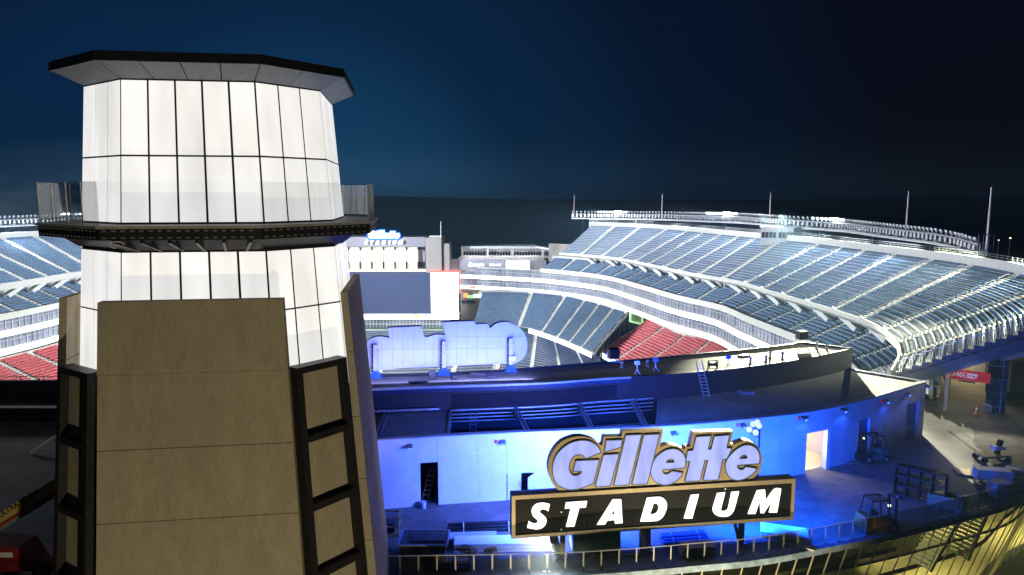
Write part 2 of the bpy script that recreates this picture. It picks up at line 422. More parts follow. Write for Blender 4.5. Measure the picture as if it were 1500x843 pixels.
# under-deck frame with raking brackets
m = MB(); d3 = inset(deck, 0.88); m.sweep([[tfree(u, v, z) for u, v in q] for q, z in ((inset(deck, 0.80), ZDK-0.98), (d3, ZDK-0.56))], caps=True)
part('deck_underframe', m, M['steel_dark'], tower)
for k in range(6):
    t = (k+0.5)/6; u = ul + (ur-ul)*t
    m = MB(); m.bar(tfree(u, VF+0.25, ZDK-0.58), tfree(u*0.8, -RA*1.03, ZDK-1.02), 0.10, 0.14); part('raking_bracket', m, M['steel_dark'], tower)
for u in (-2.2,):                            # loose cable loops hanging under the deck edge
    c = tfree(u, VF-0.02, ZDK-0.62); m = MB()
    m.tube([c + V(0.22*math.cos(a)*1.2, 0, 0.12*math.sin(a)-0.05) for a in [x*0.45 for x in range(0, 11)]], 0.018, 6)
    part('hanging_cable', m, M['white'], tower, smooth=True)
# glass balustrade around the deck
for i in range(len(deck)):
    a, b = V(*inset(deck, 0.975)[i], 0), V(*inset(deck, 0.975)[(i+1) % len(deck)], 0)
    L = (b-a).length; n = max(1, round(L/1.28)); dr = (b-a)/n; nr = V(dr.y, -dr.x, 0).normalized()
    for k in range(n):
        p0 = a + dr*k + dr*0.012; p1 = a + dr*(k+1) - dr*0.012
        q = [p0, p1, p1-nr*0.02, p0-nr*0.02]
        m = MB(); m.hexa([tfree(*p.xy, ZDK+0.0) for p in q] + [tfree(*p.xy, ZDK+1.62) for p in q])
        g = part('glass_pane', m, M['rail_glass'], tower)
        if i in (2, 6, 7):
            m = MB(); m.bar(tfree(*(a+dr*k).xy, ZDK), tfree(*(a+dr*k).xy, ZDK+1.62), 0.035); part('pane_edge', m, M['metal'], g)
# concrete slabs on the four main faces
ZS0 = zat(443, -RA-1.15, 141); ZS = [zat(y, -RA-1.15, 145) for y in (443, 550.5, 661, 768)]
ZS += [ZS[-1] - 2.75*k for k in (1, 2, 3, 4, 5)] + [GZ]
SV = -RA-1.15; usl, _ = 0, 0
def find_u(px, z, v):
    u = -8.0
    while pix(tp(u, v, z))[0] < px: u += 0.01
    return u
u0 = find_u(142.5, ZS[1], SV); u1 = find_u(421.5, ZS[1], SV)
SW = (u1-u0)/2; um = (u0+u1)/2; TH = 0.38
def slab(face, i, z0, z1, proud):
    m = MB(); vf = SV - proud; vb = SV + TH; hw, uc_ = SW, um
    if face: vf, vb, hw, uc_ = -5.25, -4.97, 3.4, 0.0; z1 = min(z1, 16.38)
    q = [(uc_-hw, vf), (uc_+hw, vf), (uc_+hw, vb), (uc_-hw, vb)]
    def rot(u, v):
        for _ in range(face): u, v = -v, u
        return u, v
    m.hexa([tp(*rot(*p), z0) for p in q] + [tp(*rot(*p), z1) for p in q]); return m
for face in range(4):
    for i in range(len(ZS)-1):
        part('concrete_panel', slab(face, i, ZS[i+1]+0.012, ZS[i]-(0.012 if i else 0), 0.05 if i == 0 else 0.0), M['conc_tower'], tower)
# returns behind the slabs, chamfer walls with steel frames
ZF = zat(541, -RA-0.3, 432)
rw = octa(RA+0.12, MH+0.35)
m = MB(); m.sweep([[tp(u, v, z) for u, v in rw] for z in (GZ, Z5-1.3)]); part('inner_shaft', m, M['conc_tower'], tower)
for f in (1, 7, 3, 5):
    ends = {1: ((3.4,-5.80),(4.95,-4.25)), 7: ((-4.72,-4.25),(-3.2,-5.60)), 3: ((4.95,4.25),(3.4,5.80)), 5: ((-3.4,5.80),(-4.95,4.25))}[f]
    a = V(*ends[0], 0); b = V(*ends[1], 0); dr = (b-a).normalized(); nr = V(dr.y, -dr.x, 0); L = (b-a).length
    def fr_box(t0, t1, z0, z1, out, dep):
        p0, p1 = a+dr*t0, a+dr*t1; q = [p0+nr*out, p1+nr*out, p1+nr*(out-dep), p0+nr*(out-dep)]
        return MB().hexa([tp(p.x, p.y, z0) for p in q] + [tp(p.x, p.y, z1) for p in q])
    for side in (0, 1):
        t = 0 if side == 0 else L-0.24
        part('steel_stile', fr_box(t, t+0.24, GZ, ZF, 0.16, 0.5), M['steel_dark'], tower)
    zs = ZF
    while zs > GZ+1:
        part('steel_rail', fr_box(0.25, L-0.25, zs-0.26, zs-0.003, 0.155, 0.48), M['steel_dark'], tower)
        part('infill_panel', fr_box(0.25, L-0.25, max(GZ, zs-2.72), zs-0.265, -0.12, 0.15), M['conc_tower'], tower)
        zs -= 2.72
# lift-shaft strips seen in the gap beside the fin
for k, u in enumerate((-1.2, -0.6)):
    m = MB(); z0, z1 = Z5-2, Z4+0.6; q = [(-RA-0.09, u), (-RA-0.02, u), (-RA-0.02, u+0.25), (-RA-0.09, u+0.25)]
    m.hexa([tp(*p, z0) for p in q] + [tp(*p, z1) for p in q]); part('guide_rail', m, M['sign_gold'], tower)
# ================================================================ PLAZA, CONCOURSE BUILDING
def lerp(a, b, t): return a + (b-a)*t
def interp(tab, x):
    if x <= tab[0][0]: (x0, y0), (x1, y1) = tab[0], tab[1]
    elif x >= tab[-1][0]: (x0, y0), (x1, y1) = tab[-2], tab[-1]
    else:
        for (x0, y0), (x1, y1) in zip(tab, tab[1:]):
            if x0 <= x <= x1: break
    return y0 + (y1-y0)*(x-x0)/(x1-x0)
# edge of the plaza deck (foot of the balustrade)
fence_px = [(300, 846), (570, 845), (820, 840), (957, 831), (1008, 826), (1109, 816.5), (1196, 801), (1277, 785.5), (1335, 772.5), (1397, 757), (1495, 727)]
FEN = Curve([at_z(*p, 0).xy for p in [(-60, 842), (130, 844)] + fence_px] + [V(41.6, 53.4), V(50, 58.2), V(60, 64.5), V(70, 71.5)], 0.8, side=-1)
plaza = MB()
edge = FEN.line(0, FEN.L, -0.02, 0.0, 1.5)
back = [V(78, 92, 0), V(52, 92, 0), V(44, 76, 0), V(37, 67.5, 0), V(25, 67, 0), V(-12, 60, 0), V(-30, 62, 0), V(-42, 77, 0), V(-75, 77, 0), V(-75, 42, 0)]
plaza.prism([p for p in edge] + back, (0, 0, -0.34))
pz = solo('plaza', plaza, M['plaza'], kind='structure', org=(0, 45, -0.34))
st = MB(); st.quad((-200, -200, GZ), (200, -200, GZ), (200, 60, GZ), (-200, 60, GZ))
solo('street', st, mat('street_asphalt', (0.05, 0.05, 0.052), 0.9, var=0.2, scale=1.0), kind='structure', org=(0, -50, GZ))

# concourse building: plan of its front wall, read at the parapet
PZ = 4.7
fac_px = [(300, 656), (420, 651), (548, 645.5), (650, 639.5), (750, 634.5), (880, 629.5), (989, 624), (1100, 614), (1180, 604.5), (1258, 588.5), (1357, 559.5)]
FAC = Curve([at_z(*p, PZ).xy for p in fac_px], 0.8, side=-1)
def fst(px):                                            # station on the front wall for a picture column
    lo, hi = 0.0, FAC.L
    for _ in range(40):
        m = (lo+hi)/2; q = FAC.at(m)
        if pix((q.x, q.y, PZ))[0] < px: lo = m
        else: hi = m
    return lo
bld = thing('concourse_building', FAC.off(fst(900), -4, 0), 'low curved concourse building with pale panel wall and flat roof behind the big sign', 'building')
WT = 0.30
def wall_piece(t0, t1, z0, z1, name='wall_panel', m_=None, d0=0.0, th=WT, parent=None):
    n = max(1, int((t1-t0)/0.9)); rings = []
    for i in range(n+1):
        t = lerp(t0, t1, i/n); rings.append([FAC.off(t, d0, z0), FAC.off(t, d0, z1), FAC.off(t, d0-th, z1), FAC.off(t, d0-th, z0)])
    return part(name, MB().sweep(rings), m_ or M['wall'], parent or bld)
def wz(px, py):                                         # height on the wall at a picture point
    t = fst(px); q = FAC.at(t); return at_p(px, py, (q.x, q.y, 0), V(*FAC.nor(t), 0)).z
# openings: (left px, right px, lintel height)
opens = [(615, 641, wz(628, 678)), (742, 783, wz(760, 693.5)), (1184, 1219, wz(1200, 632)), (1261, 1277, wz(1268, 614)), (1331, 1348, wz(1340, 590))]
GAP = 0.012; joints = [0.0, 1.75, 3.25, PZ-0.02]
seams = sorted(set([300, 380, 460, 548, 615, 641, 700, 742, 783, 850, 920, 989, 1050, 1105, 1142, 1163, 1184, 1219, 1240, 1261, 1277, 1297, 1331, 1348, 1357]))
for a, b in zip(seams, seams[1:]):
    t0, t1 = fst(a)+GAP/2, (fst(b) if b < 1357 else FAC.L)-GAP/2
    op = [o for o in opens if o[0] <= a and b <= o[1]]
    if op:
        wall_piece(t0, t1, op[0][2], PZ-0.02); continue
    js = joints if a not in (641, 700) else [0.0, 3.25, PZ-0.02]
    for z0, z1 in zip(js, js[1:]): wall_piece(t0, t1, z0+GAP/2 if z0 else 0, z1-GAP/2)
# backing so that joints read dark, parapet cap
for a, b in zip(seams, seams[1:]):
    if not [o for o in opens if o[0] <= a and b <= o[1]]:
        wall_piece(fst(a), fst(b), 0.0, PZ-0.03, 'wall_core', M['steel_dark'], -WT+0.05, 0.2)
cap = MB().sweep([[FAC.off(t, 0.06, PZ-0.018), FAC.off(t, 0.06, PZ+0.05), FAC.off(t, -0.42, PZ+0.05), FAC.off(t, -0.42, PZ-0.018)] for t in [FAC.L*i/70 for i in range(71)]])
M['coping'] = mat('metal_coping', (0.35, 0.36, 0.38), 0.45, 0.5); part('parapet_coping', cap, M['coping'], bld)
# end wall facing the stands
e0 = FAC.off(FAC.L, -0.3, 0); eb = at_z(1250, 541.5, PZ); eb.z = 0
m = MB(); d = (eb-e0).normalized(); nx = V(-d.y, d.x, 0)*0.3
m.hexa([e0, eb, eb+nx, e0+nx] + [q + V(0, 0, PZ) for q in (e0, eb, eb+nx, e0+nx)]); part('end_wall', m, M['wall'], bld)
m = MB(); z1 = V(0, 0, PZ+0.0); m.hexa([q + V(0,0,PZ+0.003) for q in (e0-nx*0.2, eb-nx*.2, eb+nx*1.3, e0+nx*1.3)] + [q + V(0, 0, PZ+0.05) for q in (e0-nx*.2, eb-nx*.2, eb+nx*1.3, e0+nx*1.3)]); part('end_parapet', m, M['navy'], bld)

# raised roof block with the black screen wall
HZ, RZ = 6.3, 4.4
wal_px = [(300, 577), (450, 574), (540, 571), (655, 567), (800, 561.5), (880, 555.5), (933, 552.5), (1032, 545), (1101, 537.5), (1185, 525), (1249, 511.5)]
WAL = Curve([at_z(*p, HZ).xy for p in wal_px], 0.8, side=-1)
far_px = [(300, 556), (450, 553.5), (540, 551), (657, 547.5), (758, 541.5), (880, 532), (960, 525.5), (1030, 518.5), (1110, 511), (1178, 502.5)]
FAR = Curve([at_z(*p, HZ).xy for p in far_px], 0.8, side=-1)
N = 48
wl = [WAL.off(WAL.L*i/N, 0, HZ) for i in range(N+1)]; fr_ = [FAR.off(FAR.L*i/N, 0, HZ) for i in range(N+1)]
m = MB(); m.strip([p - V(0,0,0.06) for p in wl], [p - V(0,0,0.06) for p in fr_]); part('upper_roof', m, M['roof_tan'], bld)
def ribbon(pts, z0, z1, th, name, m_, nrm):
    rings = []
    for i, p in enumerate(pts):
        n = nrm(i); rings.append([V(p.x, p.y, z0), V(p.x, p.y, z1), V(p.x-n.x*th, p.y-n.y*th, z1), V(p.x-n.x*th, p.y-n.y*th, z0)])
    return part(name, MB().sweep(rings), m_, bld)
nW = lambda i: WAL.nor(WAL.L*i/N); nF = lambda i: -FAR.nor(FAR.L*i/N)
iL = min(range(N+1), key=lambda i: abs(pix(wl[i])[0]-932)); iM = min(range(N+1), key=lambda i: abs(pix(wl[i])[0]-655))
ribbon(wl[iL:], 0, HZ+0.04, 0.25, 'screen_wall', M['roof_dark'], lambda i: nW(i+iL))
ribbon(wl[:iL+1], 0, HZ-0.42, 0.25, 'screen_wall', M['roof_dark'], nW)
ribbon(wl[:iL+1], HZ-0.10, HZ+0.05, 0.30, 'roof_edge_cap', M['coping'], nW)
ribbon(wl[:iL+1], HZ-0.40, HZ-0.105, 0.20, 'roof_edge_beam', M['navy'], nW)
for k in range(9):                                       # horizontal louvre blades on the screen wall
    z = 4.62 + k*0.135
    rings = []
    for i in range(iM, iL): 
        p = wl[i]; n = nW(i); o = lambda dd, zz: V(p.x+n.x*dd, p.y+n.y*dd, zz)
        rings.append([o(0.02, z), o(0.13, z-0.05), o(0.13, z-0.03), o(0.02, z+0.02)])
    part('louvre_blade', MB().sweep(rings), M['roof_dark'], bld)
m = MB(); p0, p1 = wl[-1], fr_[-1]; m.hexa([V(p0.x,p0.y,0), V(p1.x,p1.y,0), V(p1.x-.2,p1.y-.1,0), V(p0.x-.25,p0.y+.05,0), V(p0.x,p0.y,HZ+.1), V(p1.x,p1.y,HZ+.1), V(p1.x-.2,p1.y-.1,HZ+.1), V(p0.x-.25,p0.y+.05,HZ+.1)]); part('block_end_wall', m, M['roof_dark'], bld)
ribbon(fr_, -9, HZ+0.10, 0.2, 'rear_parapet', M['roof_dark'], nF)

# lower roof, with an open equipment well between the parapet and the screen wall
def col(px, wall, z):
    if wall:
        lo, hi = 0.0, WAL.L
        for _ in range(40):
            mm = (lo+hi)/2; q = WAL.at(mm)
            if pix((q.x, q.y, HZ))[0] < px: lo = mm
            else: hi = mm
        return WAL.off(lo, 0.02, z)
    return FAC.off(fst(px), -0.30, z)
def roof_strip(pa, pb, z, name, m_, k0=0.0, k1=1.0, n=14):
    a = []; b = []
    for i in range(n+1):
        px = lerp(pa, pb, i/n); f, w_ = col(px, 0, z), col(px + 3, 1, z); a.append(f.lerp(w_, k0)); b.append(f.lerp(w_, k1))
    return part(name, MB().strip(a, b), m_, bld)
roof_strip(300, 655, RZ, 'lower_roof', M['roof_tan'])
roof_strip(964, 1246, RZ, 'lower_roof', M['roof_tan'])
c1 = col(1246, 0, RZ); c2 = WAL.off(WAL.L, 0.02, RZ); tail = [FAC.off(lerp(fst(1246), FAC.L, i/6), -0.3, PZ-0.035) for i in range(7)]
m = MB(); c2.z = PZ-.035; c1.z = PZ-.035; m.prism(tail + [V(eb.x, eb.y, PZ-.035), c2], (0, 0, -0.3)); part('lower_roof', m, M['roof_tan'], bld)
roof_strip(655, 964, 2.3, 'well_floor', M['roof_dark'])
for px in (656, 963):
    f, w_ = col(px, 0, 2.3), col(px+3, 1, 2.3); m = MB(); m.bar(f+V(0,0,1.05), w_+V(0,0,1.05), 0.16, 2.2); part('well_kerb', m, M['coping'], bld)
# pipes and beams across the well
for k, (kk, z, r) in enumerate(((0.97, 4.55, 0.09), (0.90, 4.35, 0.06), (0.84, 4.20, 0.06), (0.78, 4.05, 0.05), (0.62, 3.4, 0.09))):
    pts = [col(px, 0, z).lerp(col(px+3, 1, z), kk) for px in range(655, 966, 12)]
    part('pipe', MB().tube(pts, r, 8), M['metal'], bld, smooth=True)
for px in (762, 857, 936):
    f, w_ = col(px+14, 0, 4.2), col(px-10, 1, 4.45); m = MB(); m.bar(f.lerp(w_, 0.02), w_, 0.22, 0.24); m.tube([f.lerp(w_, .02)+V(.2,0,.2), w_+V(.2,0,.2)], .05, 6); part('cross_beam', m, M['metal'], bld)
for px, wd in ((716, 1.6), (800, 2.6), (905, 2.0)):
    c = col(px, 0, 3.0).lerp(col(px, 1, 3.0), 0.35); m = MB(); m.box(c, (wd, 1.5, 1.4), FAC.tan(fst(px)).angle_signed(V(1,0)) if False else 0.1); part('air_unit', m, M['metal'], bld)
m = MB(); la, lb = col(693, 0, 2.35).lerp(col(693, 1, 2.35), .25), col(693, 1, 4.4).lerp(col(693, 0, 4.4), .12)
for dx in (-.22, .22): m.bar(la+V(dx,0,0), lb+V(dx,0,0), .05)
for i in range(1, 8): q = la.lerp(lb, i/8); m.bar(q-V(.22,0,0), q+V(.22,0,0), .035)
part('well_ladder', m, M['metal'], bld)
# conduit run along the left part of the roof
pts = [col(px, 1, RZ+0.35) + V(0, -0.35, 0) for px in range(540, 660, 15)]; part('conduit', MB().tube(pts, 0.10, 8), M['metal'], bld, smooth=True)
for px in (563, 570):
    f, w_ = col(px-14, 0, RZ+.12), col(px, 1, RZ+.12); part('conduit', MB().tube([f, f.lerp(w_, .5)+V(-.1,0,0), w_], 0.06, 6), M['metal'], bld, smooth=True)

# door leaves, frames and what stands in the openings
M['blue_door'] = mat('blue_painted_door', (0.05, 0.16, 0.52), 0.5, var=0.08)
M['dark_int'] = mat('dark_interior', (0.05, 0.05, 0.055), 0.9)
def door_leaf(px0, px1, z1, m_, d=-0.2): return wall_piece(fst(px0)+.02, fst(px1)-.02, 0.02, z1-0.02, 'door', m_, d, 0.06)
def handle(dr, px, z): q = FAC.off(fst(px), 0.0, z); part('door_handle', MB().box(q, (.06, .12, .25)), M['metal'], dr)
o = opens
d_ = door_leaf(743, 764, o[1][2], M['wall'], -0.02); handle(d_, 762, 1.1)
q0 = FAC.off(fst(782), 0.02, 0); m = MB(); m.hexa([q0, q0+V(-.42,-.75,0), q0+V(-.36,-.78,0), q0+V(.06,-.03,0)] + [p+V(0,0,o[1][2]-.05) for p in (q0, q0+V(-.42,-.75,0), q0+V(-.36,-.78,0), q0+V(.06,-.03,0))]); part('door', m, M['wall'], bld)
d_ = door_leaf(1261, 1277, o[3][2], M['blue_door']); handle(d_, 1264, 1.1)
d_ = door_leaf(1331, 1348, o[4][2], M['blue_door']); handle(d_, 1334, 1.1)
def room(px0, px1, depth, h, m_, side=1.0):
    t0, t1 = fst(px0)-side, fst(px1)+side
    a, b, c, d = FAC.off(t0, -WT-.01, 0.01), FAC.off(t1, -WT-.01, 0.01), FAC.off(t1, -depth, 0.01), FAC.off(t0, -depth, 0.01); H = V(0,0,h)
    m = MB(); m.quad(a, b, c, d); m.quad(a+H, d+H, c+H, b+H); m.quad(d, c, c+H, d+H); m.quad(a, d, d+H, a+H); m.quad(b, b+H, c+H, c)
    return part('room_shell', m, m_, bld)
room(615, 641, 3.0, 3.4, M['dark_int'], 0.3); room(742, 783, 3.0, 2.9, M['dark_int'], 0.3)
M['cream'] = mat('cream_interior', (0.62, 0.56, 0.42), 0.8, var=0.08)
room(1184, 1219, 6.0, 3.3, M['cream'], 2.0)
j = wall_piece(fst(1214), fst(1219), 0.0, o[2][2], 'door_jamb', M['white'], 0.05, 0.35)
q = FAC.off(fst(1202), -3.6, 2.9)
lamp('room_light', 'AREA', (q.x, q.y, 3.2), (q.x, q.y, 0), 420, (1.0, 0.84, 0.58), shape='RECTANGLE', size=2.0, size_y=1.0)
q2 = FAC.off(fst(1202), -1.6, 2.95); q3 = FAC.off(fst(1180), 6, 0)
lamp('door_light', 'SPOT', (q2.x, q2.y, 2.3), q3, 330, (1.0, 0.92, 0.78), spot_size=R_(120), shadow_soft_size=0.05)

# ---------------------------------------------------------------- wall lamps
M['fix'] = mat('lamp_housing', (0.12, 0.13, 0.15), 0.5, 0.3)
M['bluelens'] = glow('blue_lens', (0.12, 0.28, 1.0), 1.2)
M['redlens'] = glow('red_strobe', (0.9, 0.03, 0.05), 0.12)
def wall_lamp(px, py, label, strobe=False, power=0):
    t = fst(px); q = FAC.at(t); n = FAC.nor(t); p = at_p(px, py, (q.x, q.y, 0), V(n.x, n.y, 0)); nn = V(n.x, n.y, 0); tt = V(n.y, -n.x, 0)*-1
    r = thing('wall_lamp', p, label, 'lamp', 'lamps on the concourse wall')
    part('housing', MB().hexa([p-tt*.18-V(0,0,.1), p+tt*.18-V(0,0,.1), p+tt*.18+nn*.34-V(0,0,.16), p-tt*.18+nn*.34-V(0,0,.16), p-tt*.18+V(0,0,.14), p+tt*.18+V(0,0,.14), p+tt*.18+nn*.34-V(0,0,.02), p-tt*.18+nn*.34-V(0,0,.02)]), M['fix'], r)
    part('lens', MB().hexa([p-tt*.15+nn*.345-V(0,0,.15), p+tt*.15+nn*.345-V(0,0,.15), p+tt*.15+nn*.36-V(0,0,.15), p-tt*.15+nn*.36-V(0,0,.15), p-tt*.15+nn*.345-V(0,0,.03), p+tt*.15+nn*.345-V(0,0,.03), p+tt*.15+nn*.36-V(0,0,.03), p-tt*.15+nn*.36-V(0,0,.03)]), M['bluelens'], r)
    part('bracket', MB().box(p+nn*.0-V(0,0,.02), (.12,.12,.12)), M['metal'], r)
    if strobe: part('strobe', MB().box(p-tt*.42+nn*.06+V(0,0,.04), (.16,.12,.22)), M['redlens'], r)
    if power: lamp('lamp_light', 'SPOT', p+nn*.4-V(0,0,.1), p+nn*2.2-V(0,0,6), power*1.6, (0.01, 0.07, 1.0), spot_size=R_(150), spot_blend=0.6, shadow_soft_size=0.1)
for px, py, s, pw, lb in ((600, 653.5, 0, 60, 'blue wall lamp above the pale blank wall beside the tower'), (736, 647, 1, 60, 'blue wall lamp with red strobe above the half open double door'),
        (986, 634, 0, 60, 'small blue wall lamp showing between the tall letters of the sign'), (1087, 622.5, 1, 120, 'blue wall lamp with red strobe beside the globe street lamp'), (1176, 612, 1, 160, 'blue wall lamp with red strobe just before the lit doorway'),
        (1233, 600.5, 0, 120, 'blue wall lamp between the lit doorway and the bright blue door'), (1295, 587.5, 1, 60, 'blue wall lamp with red strobe past the bright blue door'), (1327, 577, 0, 30, 'blue wall lamp over the dark end of the wall'), (1357, 565.5, 0, 0, 'blue wall lamp on the far corner of the concourse building')):
    wall_lamp(px, py, lb, s, pw)

# ================================================================ BALUSTRADE AND GLAZED WALL BELOW THE PLAZA EDGE
fence = thing('glass_balustrade', FEN.off(FEN.L*.5, 0, 0), 'curved glass balustrade with flat steel posts along the plaza edge', 'railing')
post = MB().box((0, 0, 0.56), (0.075, 0.03, 1.12)); post.box((0, 0, 0.02), (0.22, 0.14, 0.04)); post_me = shared(post, 'post', mat('balustrade_post', (0.17, 0.165, 0.155), 0.5, 0.4))
M['fence_glass'] = glass('balustrade_glass', (0.80, 0.84, 0.88), 0.05)
M['edge'] = mat('slab_edge_metal', (0.22, 0.30, 0.38), 0.6, 0.2, var=0.35, scale=2.2, dirt=0.4)
t = 18.0; k = 0
while t < FEN.L - 1.0:
    p = FEN.off(t, -0.12, 0); a = FEN.tan(t)
    inst('post', post_me, fence, p, math.atan2(a.y, a.x))
    p2 = FEN.off(t+1.0, -0.12, 0); d = (p2-p).normalized(); e = V(-d.y, d.x, 0)*0.008
    m = MB(); q = [p+d*.08-e, p2-d*.08-e, p2-d*.08+e, p+d*.08+e]; m.hexa([x+V(0,0,.08) for x in q] + [x+V(0,0,1.06) for x in q]); part('glass_pane', m, M['fence_glass'], fence)
    t += 1.0
part('top_rail', MB().tube(FEN.line(18.0, FEN.L-1, -0.12, 1.12, 0.8), 0.028, 6), M['metal'], fence)
m = MB(); m.sweep([[FEN.off(t, 0.0, 0.02), FEN.off(t, 0.25, -0.03), FEN.off(t, 0.25, -0.40), FEN.off(t, 0.0, -0.40)] for t in [12+ (FEN.L-12)*i/90 for i in range(91)]])
part('slab_edge_trim', m, M['edge'], fence)

gw = thing('glazed_wall', FEN.off(FEN.L*.55, -1.5, GZ), 'outward leaning glass curtain wall with pale mullions lit from within below the plaza', 'glass wall')
M['mull'] = mat('pale_mullion', (0.45, 0.41, 0.28), 0.5, 0.3, var=0.1)
M['cw_glass'] = glass('curtain_glass', (0.80, 0.86, 0.68), 0.03, edge=0.14)
M['cw_dark'] = glass('spandrel_glass', (0.30, 0.33, 0.24), 0.04, edge=0.22)
LEAN = math.tan(R_(17)); ZG0, ZG1, ZG2 = -0.41, -2.0, GZ
def gp(t, z, d=0.12): return FEN.off(t, d + LEAN*(z-ZG0), z)
t = 24.0; T0 = t
while t < FEN.L - 2:
    a0, a1 = gp(t, ZG0), gp(t, ZG2); m = MB(); nn = V(*FEN.nor(t), 0); m.bar(a0+nn*.02, a1+nn*.02, 0.05, 0.05, up=nn); part('mullion', m, M['mull'], gw)
    for z0, z1, mm in ((ZG0-.03, ZG1+.05, 'cw_dark' if pix(gp(t, -1))[0] < 1330 else 'cw_glass'), (ZG1-.05, ZG2, 'cw_glass')):
        m = MB(); q = lambda tt, z, dd: gp(tt, z, 0.12+dd)
        m.hexa([q(t+.04, z1, 0), q(t+1.16, z1, 0), q(t+1.16, z1, -.03), q(t+.04, z1, -.03), q(t+.04, z0, 0), q(t+1.16, z0, 0), q(t+1.16, z0, -.03), q(t+.04, z0, -.03)])
        part('glass_pane', m, M[mm], gw)
    t += 1.2
m = MB(); m.sweep([[gp(x, ZG1+.05, .16), gp(x, ZG1-.05, .16), gp(x, ZG1-.05, .02), gp(x, ZG1+.05, .02)] for x in [T0+(FEN.L-2-T0)*i/70 for i in range(71)]]); part('transom', m, M['frame_black'], gw)
# lobby behind the glass
M['lobby'] = mat('lobby_plaster', (0.55, 0.47, 0.30), 0.8, var=0.15, scale=1.0)
lob = thing('lobby', FEN.off(FEN.L*.6, -6, GZ), 'warm lit lobby interior with white stairs seen through the leaning glass wall', 'lobby')
m = MB()
tt = [T0+(FEN.L-3-T0)*i/30 for i in range(31)]
m.strip([FEN.off(x, -3.2, GZ+.02) for x in tt], [FEN.off(x, -9, GZ+.02) for x in tt]); part('lobby_floor', m, M['lobby'], lob)
m = MB(); m.strip([FEN.off(x, -9, GZ) for x in tt], [FEN.off(x, -9, -.36) for x in tt]); part('rear_wall', m, M['lobby'], lob)
ts = FEN.near(1335)
m = MB(); t2 = [x for x in tt if x < ts] + [ts]; m.sweep([[FEN.off(x, -0.9, -2.0), FEN.off(x, -0.9, -1.7), FEN.off(x, -7, -1.7), FEN.off(x, -7, -2.0)] for x in t2]); part('mezzanine_floor', m, M['lobby'], lob)
m = MB(); m.sweep([[FEN.off(x, -2.2, -4.6), FEN.off(x, -2.2, -4.25), FEN.off(x, -9, -4.25), FEN.off(x, -9, -4.6)] for x in tt]); part('middle_floor', m, M['lobby'], lob)
for x0 in (FEN.near(1395), FEN.near(1455)):
    for i in range(16):
        f = i/16; p = FEN.off(x0+f*3.4, -2.0-f*0.3, -4.2+f*3.6); m = MB(); a = FEN.tan(x0); m.box(p, (.32, 1.5, .07), math.atan2(a.y, a.x)); part('stair_tread', m, M['white'], lob)
    for dd in (-1.2, -2.8):
        m = MB(); m.bar(FEN.off(x0-.1, dd, -4.3), FEN.off(x0+3.5, dd-.3, -.6), .08, .3); part('stair_stringer', m, M['white'], lob)
for i in range(7):
    x = lerp(T0+6, FEN.L-4, i/6); p = FEN.off(x, -4.5, -.55)
    lamp('lobby_light', 'AREA', p, p-V(0,0,3), 420, (1.0, 0.84, 0.46), shape='RECTANGLE', size=2.5, size_y=.8)
    p = FEN.off(x, -4.5, -4.75); lamp('lobby_light', 'AREA', p, p-V(0,0,3), 560, (1.0, 0.84, 0.46), shape='RECTANGLE', size=2.5, size_y=.8)

# ================================================================ THE BIG FRONT SIGN
S0 = at_z(826, 819, 0); S1 = at_z(1089, 800, 0); sd_ = (S1-S0).normalized(); SN = V(sd_.y, -sd_.x, 0)     # normal towards the viewer
def sp(px, py, out=0.0): return at_p(px, py, S0, SN) + SN*out
Q = 160/1499.0
def zp(org, pts): return [(org[0]+x*Q, org[1]+y*Q) for x, y in pts]
O1, O2, O3, O4, O5, O6 = (795,620), (900,620), (1000,620), (745,710), (880,700), (1020,690)
def smooth_loop(pts, n=3):                              # round off a traced outline except at its sharp corners
    P = [Vector(p) for p in pts]; L = len(P); out = []
    for i in range(L):
        a, b, c, d = P[i-1], P[i], P[(i+1) % L], P[(i+2) % L]
        def sharp(x, y, z): 
            u, v = (y-x), (z-y); return u.length < 1e-6 or v.length < 1e-6 or u.angle(v) > R_(52) 
        sb, sc = sharp(a, b, c), sharp(b, c, d)
        if sb and sc: out.append(b); continue
        if (c-b).length > 40 * Q * 6: out.append(b); continue
        if sb: a = b*2-c
        if sc: d = c*2-b
        for k in range(n):
            t = k/n; out.append(0.5*((2*b)+(c-a)*t+(2*a-5*b+4*c-d)*t*t+(3*b-a-3*c+d)*t**3))
    return [(p.x, p.y) for p in out]
plate = [(812,713),(804.6,696.9),(803,686),(804,676.6),(806.7,668),(812,658.4),(819.5,650),(829,644),(841,640.3),(852.6,639.7),(863.3,641.9),(873,646.7),(880.4,653),(882.5,652),(884.7,640.3),(910.8,639.7),(912.4,632.3),(971.5,629.4),(966.7,656.3),(970.4,654),(976.9,652),(984.3,651.5),(991.8,653.3),(998,656.3),(1002.5,659),(1005,655),(1011.5,654.7),(1016,633.6),(1073.7,631.7),(1070.4,649.9),(1075.8,651),(1083.3,648),(1092.9,645.6),(1102.5,648.3),(1110,654.2),(1114.7,662.7),(1116.3,671.2),(1115.8,680.8),(1112,691.5),(1105.7,699),(1096,706),(1094,712),(835,728),(824,722)]
letG = zp(O1, [(795,405),(770,345),(720,290),(650,250),(560,235),(460,245),(370,275),(290,325),(220,390),(170,465),(140,550),(130,640),(140,720),(165,790),(205,845),(275,885),(340,908),(405,912),(480,905),(560,880),(640,845),(700,800),(775,500),(450,515),(412,665),(535,662),(500,700),(440,720),(395,700),(365,650),(362,590),(385,510),(430,455),(490,432),(540,438),(590,485)])
letters = [(letG, [])]
letters.append((zp(O1, [(870,235),(1095,228),(1070,330),(845,400)]), []))
letters.append(([(883.6,666.4),(906.5,664.8),(893.9,712),(871.5,713.2)], []))
